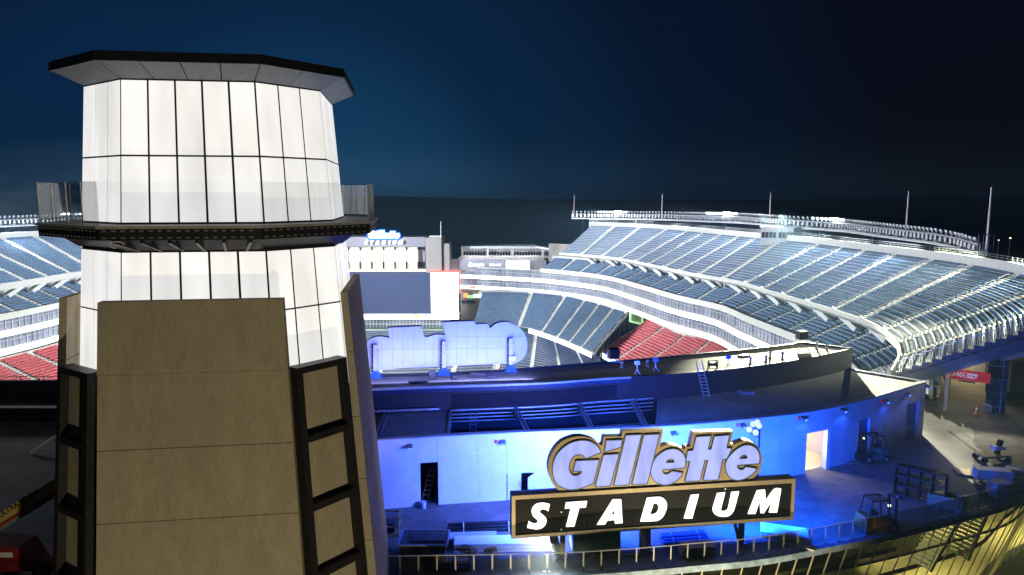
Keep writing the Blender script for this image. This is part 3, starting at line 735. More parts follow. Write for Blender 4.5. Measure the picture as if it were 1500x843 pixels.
letters.append(([(916.2,637.6),(939.6,636.5),(921,710.5),(898.7,711.5)], []))
letters.append(([(942.7,637.1),(966.2,635.8),(947.8,709),(925.4,710.1)], []))
letters.append((zp(O2, [(965,615),(975,560),(970,480),(940,420),(890,375),(830,352),(770,352),(700,370),(630,410),(565,470),(520,550),(497,640),(500,700),(520,755),(560,805),(620,835),(690,848),(760,838),(830,805),(900,745),(940,680),(780,655),(755,680),(710,700),(675,690),(660,660),(665,640)]), [zp(O2, [(705,542),(730,508),(770,492),(805,505),(815,535)])]))
letters.append((zp(O3, [(180,185),(390,172),(347,358),(385,355),(430,178),(640,160),(600,340),(668,340),(650,400),(600,490),(548,497),(485,778),(275,785),(340,510),(300,512),(235,790),(25,803),(95,525),(35,525),(65,378),(135,372)]), []))
letters.append((zp(O3, [(1045,555),(1055,500),(1050,430),(1025,370),(985,330),(930,303),(880,297),(820,308),(750,345),(690,395),(630,460),(590,530),(580,600),(595,670),(630,730),(680,768),(740,783),(800,778),(870,755),(940,710),(990,660),(1015,620),(865,598),(835,625),(795,637),(760,620),(747,595),(750,577)]), [zp(O3, [(778,485),(810,450),(850,437),(875,450),(880,480)])]))
stad = [(zp(O4, [(560,262),(540,358),(495,330),(450,330),(425,350),(430,380),(500,440),(515,490),(500,540),(455,585),(390,603),(320,597),(252,582),(275,495),(330,525),(380,525),(400,505),(395,480),(335,425),(315,375),(325,315),(370,265),(440,245),(500,248)]), []),
 (zp(O4, [(785,240),(1070,220),(1052,305),(965,310),(895,565),(785,570),(850,318),(768,322)]), []),
 (zp(O5, [(-55,636),(160,292),(272,290),(292,612),(190,618),(185,570),(85,577),(50,632)]), [zp(O5, [(180,425),(183,498),(130,500)])]),
 (zp(O5, [(630,270),(790,258),(850,275),(890,320),(898,390),(880,460),(840,530),(790,570),(730,585),(538,592)]), [zp(O5, [(715,345),(750,340),(780,365),(788,410),(770,460),(735,490),(665,502)])]),
 (zp(O5, [(1230,232),(1335,220),(1245,550),(1135,550)]), []),
 (zp(O6, [(280,300),(385,288),(330,500),(335,535),(370,548),(410,530),(430,500),(475,285),(575,275),(515,500),(480,570),(430,610),(360,620),(290,610),(240,580),(218,530),(225,480)]), []),
 (zp(O6, [(825,262),(930,252),(940,410),(1060,245),(1152,238),(1095,560),(988,562),(1040,375),(915,570),(875,572),(862,385),(798,580),(700,582)]), [])]
sign = thing('stadium_sign', S0.lerp(S1, .5), 'large bronze sign reading Gillette STADIUM on four posts above the plaza', 'sign')
M['letter_blue'] = glow('acrylic_letter_face', (0.41, 0.47, 1.0), 1.2, 0.32, 0.9, (1.6, 1.6, 0.5), base=0.1)
M['letter_white'] = glow('lit_letter_white', (1.0, 0.98, 0.90), 1.6)
pl = smooth_loop(plate)
part('backing_plate', MB().prism([sp(*p, 0.0) for p in pl], -SN*0.5), M['sign_gold'], sign)
ol = []
for q, hs in letters:
    g = part('letter_face', MB().prism([sp(*p, 0.03) for p in smooth_loop(q)], -SN*0.028, [[sp(*p, 0.03) for p in smooth_loop(h)] for h in hs]), M['letter_blue'], sign)
# dark return edge standing up round each face
def outline(pts, w_, out, dep):
    m = MB(); P = [sp(*p, 0) for p in pts]; L = len(P)
    for i in range(L):
        a, b = P[i], P[(i+1) % L]
        if (b-a).length > 0.01: m.bar(a+SN*(out-dep/2), b+SN*(out-dep/2), w_, dep, up=SN)
    return m
for q, hs in letters:
    m = outline(smooth_loop(q), 0.05, 0.06, 0.06)
    for h in hs: mm = outline(smooth_loop(h), 0.05, 0.06, 0.06); n0 = len(m.v); m.v += mm.v; m.f += [tuple(x+n0 for x in f) for f in mm.f]
    part('letter_rim', m, M['sign_side'], sign)
bx = [(749.3,726),(1164,700.5),(1161.4,760.6),(749.3,788.8)]; inn = zp(O4, [(90,200)]) + zp(O6, [(1305,160),(1282,618)]) + zp(O4, [(90,690)])
B = [sp(*p) for p in bx]; I = [sp(*p) for p in inn]
part('box_frame', MB().prism([p+SN*.10 for p in B], -SN*0.75, [[p+SN*.10 for p in I]]), M['sign_gold'], sign)
part('black_face', MB().prism([p+SN*.03 for p in I], -SN*0.5), M['sign_black'], sign)
for q, hs in stad: part('lit_letter', MB().prism([sp(*p, 0.12) for p in smooth_loop(q)], -SN*0.085, [[sp(*p, 0.12) for p in smooth_loop(h)] for h in hs]), M['letter_white'], sign)
for px, py in ((822, 750), (822, 775.5), (1062, 716)): part('face_bolt', MB().lathe(sp(px, py, .05), [(.05,-.02),(.05,.02)], 8, 'Y'), M['white'], sign)
for px, yb in ((826, 819), (943, 811), (952, 811), (1089, 800)):
    p = at_z(px, yb, 0); p = S0 + sd_*((p-S0).dot(sd_)) - SN*0.35; top = sp(px, interp([(749, 788.8), (1161, 760.6)], px)); part('post', MB().bar(V(p.x,p.y,0), V(p.x,p.y,top.z+.3), 0.30, 0.26), M['sign_gold'], sign)
    part('base_plate', MB().box((p.x,p.y,.03), (.6,.6,.06)), M['metal'], sign)
# halo lighting behind the sign washes the wall; deep-blue lamps are added fill
hc = sp(960, 690, -0.75)
BL, LV_ = (0.004, 0.085, 1.0), (0.33, 0.37, 1.0)
for px, py, e, c in ((850, 690, 1450, (0.40, 0.41, 1.0)), (920, 660, 1000, LV_), (1000, 665, 700, (0.13, 0.15, 1.0)), (1075, 675, 1300, BL)):
    h0 = sp(px, py, -0.75); lamp('sign_halo_fill', 'AREA', h0, h0 - SN*5 + V(0,0,-.2), e, c, shape='RECTANGLE', size=2.6, size_y=1.8)
for px, e, c in ((800, 2100, BL), (920, 1700, BL), (1110, 2900, BL)):  # added low fill that deepens the blue on the plaza
    h0 = sp(px, 752, -0.85); lamp('sign_halo_fill', 'AREA', h0, h0 - SN*5 + V(0,0,-1.6), e, c, shape='RECTANGLE', size=2.2, size_y=1.0)
for px, py in ((840, 641), (940, 632), (1045, 634)):                                        # added blue fill over the parapet onto the roof and screen wall
    h0 = sp(px, py, -0.72); lamp('sign_halo_fill', 'AREA', h0, h0 - SN*12 + V(0,0,-1.6), 2600, BL, shape='RECTANGLE', size=3.0, size_y=.3)
h0 = sp(1166, 735, -.4); lamp('sign_end_fill', 'AREA', h0 + sd_*.25, h0 + sd_*12 - SN*7 + V(0,0,-.9), 2600, BL, shape='RECTANGLE', size=.6, size_y=1.6)  # added blue fill for the plaza past the end of the sign
uc = sp(805, 785, -0.9)
lamp('sign_downlight', 'AREA', uc - V(0,0,0.4), uc - V(0.5,0,4), 330, (0.90, 1.0, 0.92), shape='RECTANGLE', size=7, size_y=.4)
# ================================================================ THE STADIUM BOWL
fld = MB(); fld.quad((-75, 70, -17.5), (30, 70, -17.5), (30, 205, -17.5), (-75, 205, -17.5))
solo('field', fld, mat('turf', (0.05, 0.13, 0.05), 0.9, var=0.2, scale=0.4), kind='structure', org=(-20, 140, -17.5))
UZ0, UZ1, URUN, UROWS = 4.0, 11.2, 14.0, 18
uf_px = [(820,371),(899,378),(955,388.5),(1013,401),(1079,412.5),(1127,427),(1200,448),(1230,457.5),(1277,474),(1309,494.6),(1319,517),(1307,545)]
MC = Curve([(-62,222.5),(-45,222),(-30,221),(-14,218.5),(2,211.5)] + [at_z(*p, UZ0).xy for p in uf_px], 1.0, side=1)
LC = Curve([at_z(*p, UZ0).xy for p in [(-420, 470), (-200, 446), (0, 420), (118, 401), (240, 386)]], 1.0, side=1)
def mst(C, px, d=0.0, z=UZ0):                           # station whose point (d, z) falls on a picture column
    n = 400; return min((abs(pix(C.off(C.L*i/n, d, z))[0]-px), C.L*i/n) for i in range(n+1))[1]
TU0 = mst(MC, 820)

def seat_batch(rows, name, m_, parent, kind=None, w_=0.44, sc=1.0):
    """rows: list of polylines (seat line) with inward normals; each seat is a pan and a back"""
    v, f = [], []
    for pts, inw in rows:
        # walk the line and set a chair every w_
        acc = w_/2; i = 0; L = [(b-a).length for a, b in zip(pts, pts[1:])]; tot = sum(L); cur = 0.0; base = 0.0
        while acc < tot - w_/2 + 1e-6:
            while i < len(L)-1 and acc > base + L[i]: base += L[i]; i += 1
            k = (acc-base)/L[i]; p = pts[i].lerp(pts[i+1], k); n = inw[i].lerp(inw[i+1], k)
            tx, ty = -n.y, n.x; hw = w_*0.44
            for (f0, f1, z0, z1, lean) in ((0.0, 0.27*sc, 0.20*sc, 0.25*sc, 0), (-0.07*sc, -0.01, 0.22*sc, 0.50*sc, -0.06*sc)):
                b = len(v)
                for zz, ln in ((z0, 0), (z1, lean)):
                    for s_, ff in ((-hw, f0), (hw, f0), (hw, f1), (-hw, f1)):
                        v.append((p.x+tx*s_+n.x*(ff+ln), p.y+ty*s_+n.y*(ff+ln), p.z+zz))
                for q in ((4,5,6,7),(0,1,5,4),(1,2,6,5),(2,3,7,6),(3,0,4,7)): f.append(tuple(b+x for x in q))
            acc += w_
    if not v: return None
    org = ORG[parent.name]; me = bpy.data.meshes.new(name)
    me.from_pydata([(x-org.x, y-org.y, z-org.z) for x, y, z in v], [], f); me.materials.append(m_); me.update()
    return part(name, me, m_, parent, kind=kind)

def stand(root, F, B, s_list, z0, z1, rows, mseat, aisle=1.0, step=1.6, rows_as_parts=None, rails=False, wseat=0.44, sc=1.0):
    """terrace between the front line F(s) and back line B(s); s in metres, s_list = aisle stations"""
    for si, (a, b) in enumerate(zip(s_list, s_list[1:])):
        a2, b2 = a+aisle/2, b-aisle/2; n = max(2, int((b2-a2)/step)); ss = [a2+(b2-a2)*i/n for i in range(n+1)]
        rings = []
        for s in ss:
            f, bk = F(s), B(s); prof = []
            for r in range(rows):
                q = f.lerp(bk, r/rows); q2 = f.lerp(bk, (r+1)/rows); z = z0+(z1-z0)*r/rows; zn = z0+(z1-z0)*(r+1)/rows
                prof += [V(q.x, q.y, z), V(q2.x, q2.y, z)]
            prof.append(V(bk.x, bk.y, z1)); rings.append(prof)
        sec = part('terrace_section', MB().sweep(rings, close=False), M['conc'], root)
        lines = []
        for r in range(rows):
            k = (r+0.80)/rows; z = z0+(z1-z0)*r/rows; pts, inw = [], []
            for s in ss:
                f, bk = F(s), B(s); q = f.lerp(bk, k); d = (f-bk); d.z = 0; pts.append(V(q.x, q.y, z)); inw.append(d.normalized())
            lines.append((pts, inw))
        if rows_as_parts and rows_as_parts(si):
            for l in lines: seat_batch([l], 'seat_row', mseat, sec, w_=wseat, sc=sc)
        else: seat_batch(lines, 'seat_rows', mseat, sec, kind='stuff', w_=wseat, sc=sc)
    for s in s_list[1:-1]:                               # stepped aisles
        rings = []
        for s2 in (s-aisle/2, s+aisle/2):
            f, bk = F(s2), B(s2); prof = []; R2 = rows*2
            for r in range(R2):
                q = f.lerp(bk, r/R2); q2 = f.lerp(bk, (r+1)/R2); z = z0+(z1-z0)*(r+.35)/R2
                prof += [V(q.x, q.y, z), V(q2.x, q2.y, z)]
            rings.append(prof)
        al = part('aisle_steps', MB().sweep(rings, close=False), M['conc_white'], root)
        if rails:
            f, bk = F(s), B(s); m = MB(); up = V(0,0,.55)
            p0, p1 = f.lerp(bk, .06), f.lerp(bk, .96); p0 = V(p0.x,p0.y,z0+(z1-z0)*.06); p1 = V(p1.x,p1.y,z0+(z1-z0)*.96)
            for i in range(9):
                k0, k1 = i/9, (i+.72)/9; a, b = p0.lerp(p1, k0), p0.lerp(p1, k1); m.bar(a+up, b+up, .05); m.bar(a, a+up, .05); m.bar(b, b+up, .05)
            part('handrail', m, M['metal'], al)
M['conc_white'] = mat('pale_aisle_concrete', (0.56, 0.55, 0.51), 0.8, var=0.1)

# ---- right-hand upper deck
up_r = thing('upper_stand', MC.off(MC.L*.7, 7, 0), 'steep upper deck of blue seats sweeping round to the open cut end beside the concourse', 'grandstand')
ss = []; s = TU0; 
n_sec = 19; ss = [TU0 + (MC.L-TU0)*i/n_sec for i in range(n_sec+1)]
stand(up_r, lambda s: MC.off(s, 0, 0), lambda s: MC.off(s, URUN, 0), ss, UZ0, UZ1, UROWS, M['seat_blue'], 0.95, rows_as_parts=lambda i: i >= 8, rails=True, sc=1.0)
ext = lambda C, a, b, d0, d1, z0, z1, st=1.6: MB().sweep([[C.off(x, d0, z0), C.off(x, d0, z1), C.off(x, d1, z1), C.off(x, d1, z0)] for x in [a+(b-a)*i/max(1, int((b-a)/st)) for i in range(max(1, int((b-a)/st))+1)]])
part('front_parapet', ext(MC, TU0, MC.L, -0.15, -0.01, UZ0-0.5, UZ0+0.2), M['conc_white'], up_r)
part('rim_wall', ext(MC, TU0, MC.L, URUN+.02, URUN+.35, UZ1-1.2, UZ1+1.25), M['conc_white'], up_r)
m = MB(); m.strip([MC.off(x, -0.05, UZ0-.8) for x in ss], [MC.off(x, URUN+.2, UZ1-1.2) for x in ss]); part('deck_soffit', m, M['conc'], up_r)
m = MB()
for i in range(0, 160):
    t = TU0+(MC.L-TU0)*i/160; m.bar(MC.off(t, URUN+.2, UZ1+1.25), MC.off(t, URUN+.2, UZ1+1.85), .04)
m.tube([MC.off(TU0+(MC.L-TU0)*i/80, URUN+.2, UZ1+1.85) for i in range(81)], .035, 4); m.tube([MC.off(TU0+(MC.L-TU0)*i/80, URUN+.2, UZ1+1.55) for i in range(81)], .03, 4)
part('rim_railing', m, M['metal'], up_r, kind='stuff')
# cut end: raker beam, balusters, stepped edge
E = MC.L
m = MB(); a, b = MC.off(E, -1.2, UZ0-1.75), MC.off(E, URUN+2, UZ1-1.6+1.2); m.bar(a, b, 0.7, 1.0); part('raker_beam', m, M['navy'], up_r)
for r in range(UROWS):
    z = UZ0+(UZ1-UZ0)*r/UROWS; d0 = URUN*r/UROWS; d1 = URUN*(r+1)/UROWS; p0, p1 = MC.off(E, d0, z), MC.off(E, d1, z); tn = V(*MC.tan(E-2), 0)*.14
    m = MB(); m.hexa([p0-V(0,0,.55), p1-V(0,0,.4), p1+tn-V(0,0,.4), p0+tn-V(0,0,.55), p0+V(0,0,.05), p1+V(0,0,.05), p1+tn+V(0,0,.05), p0+tn+V(0,0,.05)]); st_ = part('end_step', m, M['navy'], up_r)
    m = MB()
    for k in range(4): q = p0.lerp(p1, (k+.5)/4); m.bar(q+tn*.5, q+tn*.5+V(0,0,.95), .05)
    m.bar(p0+tn*.5+V(0,0,.95), p1+tn*.5+V(0,0,1.2), .06); part('end_baluster', m, M['metal'], st_)
cb = at_z(1457, 603, 0)
for (px, py, zt) in ((1457, 603, 5.6),):
    p = at_z(px, py, 0); part('column', MB().box((p.x, p.y, zt/2), (1.25, 1.0, zt)), M['navy'], up_r)
    part('conduit', MB().tube([(p.x+.1, p.y-.54, 0), (p.x+.1, p.y-.54, zt+.5), (p.x+2.4, p.y-3.4, zt+1.6)], .05, 6), mat('blue_conduit', (0.10,0.25,0.5), .5), up_r)
    for z in (.6, 1.9, 3.2, 4.5): part('column_band', MB().box((p.x, p.y, z), (1.29, 1.04, .05)), M['coping'], up_r)
    part('column_head', MB().bar(V(p.x-.5,p.y+.3,zt-.3), V(p.x+5,p.y-5.5,zt+2.6), .7, 1.1), M['navy'], up_r)
# concourse wall and short stairs between the decks
wallb = ext(MC, TU0-6, MC.L, 4.3, 4.6, 1.0, UZ0+2.2); part('concourse_wall', wallb, mat('concourse_wall', (.30,.27,.25), .8, var=.3, scale=.25), up_r)
for i, s in enumerate(ss[1:-1]):
    p0, p1 = MC.off(s-.3, -0.1, UZ0+.2), MC.off(s+3.4, 1.6, 1.75)
    for dd in (0, 1.0):
        o_ = V(*MC.nor(s), 0)*dd; m = MB(); m.bar(p0+o_, p1+o_, .14, .7); part('stair_wall', m, M['white'], up_r)
    m = MB(); m.box(MC.off(s+5.0, 3.0, 2.6), (.4, .4, 1.9)); part('concourse_pier', m, M['white'], up_r)
    if i % 2 == 0:
        m = MB(); m.box(MC.off(s+2.0, 4.1, 2.5), (2.0, .3, 1.7), math.atan2(MC.tan(s).y, MC.tan(s).x)); part('concession_opening', m, glow('concession_glow', (1.0,.72,.35), .5) if i == 0 else bpy.data.materials['concession_glow'], up_r)
# ---- club tier under it
T20 = mst(MC, 793, -3, -1)
mid_r = thing('club_tier', MC.off(MC.L*.5, 0, -1), 'shallow middle tier of blue seats running beneath the sweeping upper deck', 'grandstand')
s2 = [T20 + (MC.L-6-T20)*i/21 for i in range(22)]
stand(mid_r, lambda s: MC.off(s, -3.2, 0), lambda s: MC.off(s, 3.6, 0), s2, -1.0, 1.9, 9, M['seat_blue'], 0.9, rails=False, wseat=.5, sc=1.25)
part('front_parapet', ext(MC, T20, MC.L-6, -3.42, -3.22, -1.5, -.35), M['conc_white'], mid_r)
part('rear_parapet', ext(MC, T20, MC.L-6, 3.6, 3.8, 1.0, 2.75), M['conc_white'], mid_r)

# ---- suites with bright ribbon boards, for both sides
M['ribbon'] = glow('ribbon_board', (0.92, 0.95, 1.0), 3.2)
M['ribbon_o'] = glow('ribbon_board_orange', (1.0, 0.42, 0.22), 1.6)
M['ribbon_r'] = glow('ribbon_board_red', (1.0, 0.12, 0.10), 1.8)
M['suite_in'] = glow('suite_interior', (0.66, 0.74, 1.0), 0.42, 0.85, 0.22, (1, 1, 0.8), base=.10)
M['suite_frame'] = mat('suite_frame', (0.40, 0.41, 0.46), 0.5, 0.1)
def suites(root, C, a, b, levels, seed):
    rn = random.Random(seed)
    for li, (zt, zb, zr) in enumerate(levels):          # window top, window bottom, ribbon bottom
        part('suite_glazing', ext(C, a, b, -2.9, -2.6, zb-.2, zt), M['suite_in'], root)
        m = MB(); n = int((b-a)/1.35)
        for i in range(n+1):
            t = a+(b-a)*i/n; w_ = .13 if i % 6 else .40; m.bar(C.off(t, -3.0, zb-.2), C.off(t, -3.0, zt), w_, .14)
        m2 = ext(C, a, b, -3.10, -2.95, (zt+zb)/2+.1, (zt+zb)/2+.2); n0 = len(m.v); m.v += m2.v; m.f += [tuple(x+n0 for x in f) for f in m2.f]
        part('window_mullions', m, M['suite_frame'], root, kind='stuff')
        part('balcony_floor', ext(C, a, b, -4.4, -2.6, zr, zr+.12), M['conc'], root)
        s = a
        while s < b-1:
            e = min(b, s+7.5); r = rn.random(); mm = M['ribbon']
            part('ribbon_board', ext(C, s+.05, e-.25, -4.5, -4.38, zr+.13, zb-.05), mm, root)
            if r < .4: part('ribbon_board', ext(C, e-.24, e-.01 if r < .2 else e-.05, -4.5, -4.38, zr+.13, zb-.05), M['ribbon_o'], root)
            s = e
    part('rear_wall', ext(C, a, b, -2.5, -2.3, levels[-1][2]-1.6, levels[0][0]+.3), M['conc'], root)
LV = [(-1.3, -3.15, -4.35), (-4.5, -6.3, -7.5)]
su_r = thing('suite_building', MC.off(MC.L*.45, -3, -8), 'two storeys of glazed suites with glaring white ribbon boards under the sweeping deck', 'building')
suites(su_r, MC, mst(MC, 674, -3, -1), MC.L-10, LV, 5)

# ---- lower seating
def pxcurve(pts, z): return Curve([at_z(*p, z).xy for p in pts], 1.0)
def loft(fp, bp, z0, z1):
    F, B = pxcurve(fp, z0), pxcurve(bp, z1); L = (F.L+B.L)/2
    return (lambda s: V(*F.at(s/L*F.L), 0)), (lambda s: V(*B.at(s/L*B.L), 0)), L
sb = thing('corner_stand', at_z(800, 480, -12), 'broad fan of navy blue lower seats below the far suites', 'grandstand')
Fs, Bs, L = loft([(690,480),(735,479.5),(770,481),(820,497),(868,518)], [(703,430),(760,430),(820,434.5),(868,445),(918,460)], -12.5, -7.0)
stand(sb, Fs, Bs, [L*k for k in (0, .26, .46, .62, .75, .88, 1.0)], -12.5, -7.0, 22, M['seat_blue'], 1.1, wseat=.5, sc=1.15)
part('rear_parapet', MB().sweep([[Bs(L*i/20)+V(0,0,-7), Bs(L*i/20)+V(0,0,-6.1), Bs(L*i/20)*1.003+V(0,0,-6.1), Bs(L*i/20)*1.003+V(0,0,-7)] for i in range(21)]), M['conc_white'], sb)
part('front_ribbon', MB().sweep([[Fs(L*i/24)*.999+V(0,0,-13.5), Fs(L*i/24)*.999+V(0,0,-12.45), Fs(L*i/24)+V(0,0,-12.45), Fs(L*i/24)+V(0,0,-13.5)] for i in range(8, 25)]), M['ribbon'], sb)
for i in range(9):                                       # open steelwork under the end of the fan
    q = Fs(L).lerp(Bs(L), i/8); z = -12.5+5.5*i/8; part('strut', MB().bar(V(q.x,q.y,-17), V(q.x,q.y,z-.1), .3), M['navy'], sb)
    if i: q2 = Fs(L).lerp(Bs(L), (i-1)/8); part('strut', MB().bar(V(q2.x,q2.y,-17), V(q.x,q.y,z-.3), .2), M['navy'], sb)
part('raker_beam', MB().bar(Fs(L)+V(0,0,-12.8), Bs(L)+V(0,0,-7.3), .3, .5), M['coping'], sb)
lb = thing('field_stand', at_z(820, 520, -15), 'pale striped field level rows curving below the white ribbon', 'grandstand')
Fl, Bl, L = loft([(430,566),(640,560),(750,556),(840,575),(930,610)], [(500,487),(640,486.5),(770,487.5),(820,503.5),(880,527)], -16.8, -13.6)
stand(lb, Fl, Bl, [L*k for k in (0, .2, .4, .52, .62, .74, .87, 1.0)], -16.8, -13.6, 20, M['seat_grey'], 1.0, wseat=.55, sc=1.0)
rd = thing('red_stand', at_z(960, 505, -11), 'block of bright red lower seats below the ribbon boards', 'grandstand')
Fr, Br, L = loft([(880,515.5),(905,530),(960,560),(1060,620)], [(951,467),(1000,482),(1035,497),(1120,536)], -13.5, -8.2)
stand(rd, Fr, Br, [L*k for k in (0, .17, .36, .56, .78, 1.0)], -13.5, -8.2, 18, M['seat_red'], 0.8, wseat=.5, sc=1.2)
part('front_ribbon', MB().sweep([[Fr(L*i/20)*.998+V(0,0,-14.6), Fr(L*i/20)*.998+V(0,0,-13.5), Fr(L*i/20)+V(0,0,-13.5), Fr(L*i/20)+V(0,0,-14.6)] for i in range(0, 21)]), M['ribbon'], rd)
part('end_wall', MB().hexa([Fr(0)+V(0,0,-17.4), Br(0)+V(0,0,-17.4), Br(0)+V(.3,0,-17.4), Fr(0)+V(.3,0,-17.4), Fr(0)+V(0,0,-13.4), Br(0)+V(0,0,-8.1), Br(0)+V(.3,0,-8.1), Fr(0)+V(.3,0,-13.4)]), M['conc'], rd)
tg = at_z(935, 470, -9); fr = MB(); gz = thing('tunnel_portal', V(tg.x, tg.y, -14), 'pale green lit tunnel portal between the blue fan and the red seats', 'portal')
gq = [at_y(x, y, tg.y) for x, y in ((922,457),(943,463),(943,477),(922,472))]
part('portal_frame', MB().prism(gq, (0, .5, 0), [[a.lerp(sum(gq, V(0,0,0))/4, .25) for a in gq]]), glow('green_portal', (.6,1,.5), 1.0), gz)
part('portal_wall', MB().prism([g+V(0,.6,0) for g in gq] , (0, .4, 0)), M['conc'], gz)

# ---- the other side of the bowl, behind the tower
up_l = thing('upper_stand', LC.off(LC.L*.5, 7, 0), 'blue upper deck across the field showing beside the lighthouse', 'grandstand')
s3 = [LC.L*i/13 for i in range(14)]
stand(up_l, lambda s: LC.off(s, 0, 0), lambda s: LC.off(s, 15.5, 0), s3, UZ0, UZ1, 22, M['seat_blue'], 1.0, wseat=.5, sc=1.1)
part('front_parapet', ext(LC, 0, LC.L, -.15, -.01, UZ0-.75, UZ0+.45), M['conc_white'], up_l)
part('rim_wall', ext(LC, 0, LC.L, 15.52, 15.9, UZ1-1, UZ1+1.3), M['conc_white'], up_l)
m = MB(); m.strip([LC.off(x, 0, UZ0-.8) for x in s3], [LC.off(x, 15.6, UZ1-1) for x in s3]); part('deck_soffit', m, M['conc'], up_l)
part('concourse_wall', ext(LC, 0, LC.L, 4.3, 4.6, 1, UZ0+2), bpy.data.materials['concourse_wall'], up_l)
for s in s3[1:-1]:
    p0, p1 = LC.off(s+.3, -.1, UZ0+.2), LC.off(s-3.4, 1.6, 1.75)
    for dd in (0, 1.0): o_ = V(*LC.nor(s), 0)*dd; part('stair_wall', MB().bar(p0+o_, p1+o_, .14, .7), M['white'], up_l)
    part('concourse_lamp', MB().box(LC.off(s, 1.0, UZ0-.5), (.5,.5,.35)), glow('concourse_lamp', (.9,1,.6), 8) if s == s3[1] else bpy.data.materials['concourse_lamp'], up_l)
mid_l = thing('club_tier', LC.off(LC.L*.5, 0, -1), 'blue middle tier across the field showing beside the lighthouse', 'grandstand')
stand(mid_l, lambda s: LC.off(s, -3.2, 0), lambda s: LC.off(s, 3.6, 0), s3, -1, 1.9, 9, M['seat_blue'], .9, wseat=.5, sc=1.25)
part('rear_parapet', ext(LC, 0, LC.L, 3.6, 3.8, 1, 2.75), M['conc_white'], mid_l); part('front_parapet', ext(LC, 0, LC.L, -3.42, -3.22, -1.5, -.35), M['conc_white'], mid_l)
su_l = thing('suite_building', LC.off(LC.L*.5, -3, -8), 'glazed suites with white ribbon boards across the field beside the lighthouse', 'building')
suites(su_l, LC, 0, LC.L, LV, 9)
rl_ = thing('red_stand', LC.off(LC.L*.5, -8, -12), 'red lower seats across the field beside the lighthouse', 'grandstand')
stand(rl_, lambda s: LC.off(s, -19, 0), lambda s: LC.off(s, -4.8, 0), s3, -13.5, -8.2, 18, M['seat_red'], .8, wseat=.5, sc=1.2)
part('rear_parapet', ext(LC, 0, LC.L, -4.8, -4.6, -9, -7.7), M['conc_white'], rl_)

# ================================================================ FLOODLIGHT TRUSSES
def head_mesh():
    m = MB(); m.lathe((0,0,0), [(.05,-.28),(.16,-.22),(.30,.0),(.34,.10),(.34,.14)], 10, 'Y'); return m
M['lamp_body'] = mat('lamp_body_aluminium', (0.55, 0.56, 0.60), 0.4, 0.5)
M['lamp_lit'] = glow('floodlight_lit', (1.0, 1.0, 0.92), 60)
hm = head_mesh(); head_me = shared(hm, 'floodlight', M['lamp_body'], True); lit_me = shared(head_mesh(), 'floodlight_lit', M['lamp_lit'], True); dim_me = shared(head_mesh(), 'floodlight_dim', glow('floodlight_weak_glow', (.95,.98,1.0), 2.5), True)  # weaker glow for the heads flanking each lit one
def truss(name, C, a, b, d, zf, label, lit_px=(), flip=1, spacing=0.86):
    r = thing(name, C.off((a+b)/2, d, zf((a+b)/2)), label, 'light rig'); n = int((b-a)/2.2)
    P = lambda t, dd, dz: C.off(t, d+dd, zf(t)+dz)
    ts_ = [a+(b-a)*i/n for i in range(n+1)]
    for dd, dz in ((-.6, 0), (.7, 0), (-.6, 1.25), (.7, 1.25)): part('chord', MB().tube([P(t, dd, dz) for t in ts_], .11, 5), M['white_truss'], r)
    m = MB(); m.sweep([[P(t, -.75, -.30), P(t, -.75, -.05), P(t, .8, -.05), P(t, .8, -.30)] for t in ts_]); part('walkway', m, M['white_truss'], r)
    m = MB()
    for t in ts_:
        m.bar(P(t, -.6, 0), P(t, -.6, 1.25), .09); m.bar(P(t, .7, 0), P(t, .7, 1.25), .09); m.bar(P(t, -.6, 0), P(t, .7, 1.25), .07)
    for t, t2 in zip(ts_, ts_[1:]): m.bar(P(t, -.6, 0), P(t2, -.6, 1.25), .07)
    part('lacing', m, M['white_truss'], r, kind='stuff')
    m = MB(); t = a+.4; cnt = 0
    while t < b-.2:
        p = P(t, -.75, 1.95); nn = C.nor(t); pxx = pix(p)[0]
        lit = any(abs(pxx-q) < w_ for q, w_ in lit_px)
        m.bar(P(t, -.62, 1.25), p, .07); m.box(P(t, -.72, .78), (.42, .42, .72), math.atan2(nn.y, nn.x))
        dim = any(abs(pxx-(q-8)) < 24 for q, w_ in lit_px)
        if cnt < 290:
            q = nn*-1
            inst('floodlight', lit_me if lit else dim_me if dim else head_me, r, p, math.atan2(q.y, q.x)-math.pi/2, R_(-28))
        t += spacing; cnt += 1
    part('ballast_boxes', m, M['lamp_body'], r, kind='stuff')
    for i in range(1, n, 7):
        t = ts_[i]; part('support', MB().bar(C.off(t, d, UZ1-2), P(t, .1, -.3), .5, .5), M['navy'], r)
    return r, P, ts_
ztab = [(838, 319.5), (970, 321.5), (1090, 326), (1120, 328.5), (1183, 333.6), (1247, 338.7), (1323, 349), (1386, 357), (1432, 369), (1500, 395)]
TE = mst(MC, 1440, URUN+3.2, 13.5); TB = TU0
while pix(MC.off(TB, URUN+3.2, 13.5))[0] > 839 and TB > TU0-25: TB -= .3
ctab = []
for i in range(41):
    t = TB + (TE-TB)*i/40; p = MC.off(t, URUN+3.2, 13.5)
    px = pix(p)[0]; yy = interp(ztab, px); ctab.append((t, at_y(px, yy, p.y).z))
rig, PR, tsr = truss('floodlight_truss', MC, TB, TE, URUN+3.2, lambda t: interp(ctab, t), 'long curved white truss crowded with floodlights above the sweeping upper deck', [(905, 5), (1066, 7), (1222, 6)])
m = MB(); q = PR(TE, 0, .3); a_ = MC.tan(TE)
m.box(q-V(0,0,.5), (3.0, 1.2, 1.6), math.atan2(a_.y, a_.x)); part('end_platform', m, M['navy'], rig)
for k in range(4): part('end_post', MB().bar(q+V(-1.1+.7*k, -.4, 0), q+V(-1.1+.7*k, -.4, 2.4), .14), M['navy'], rig)
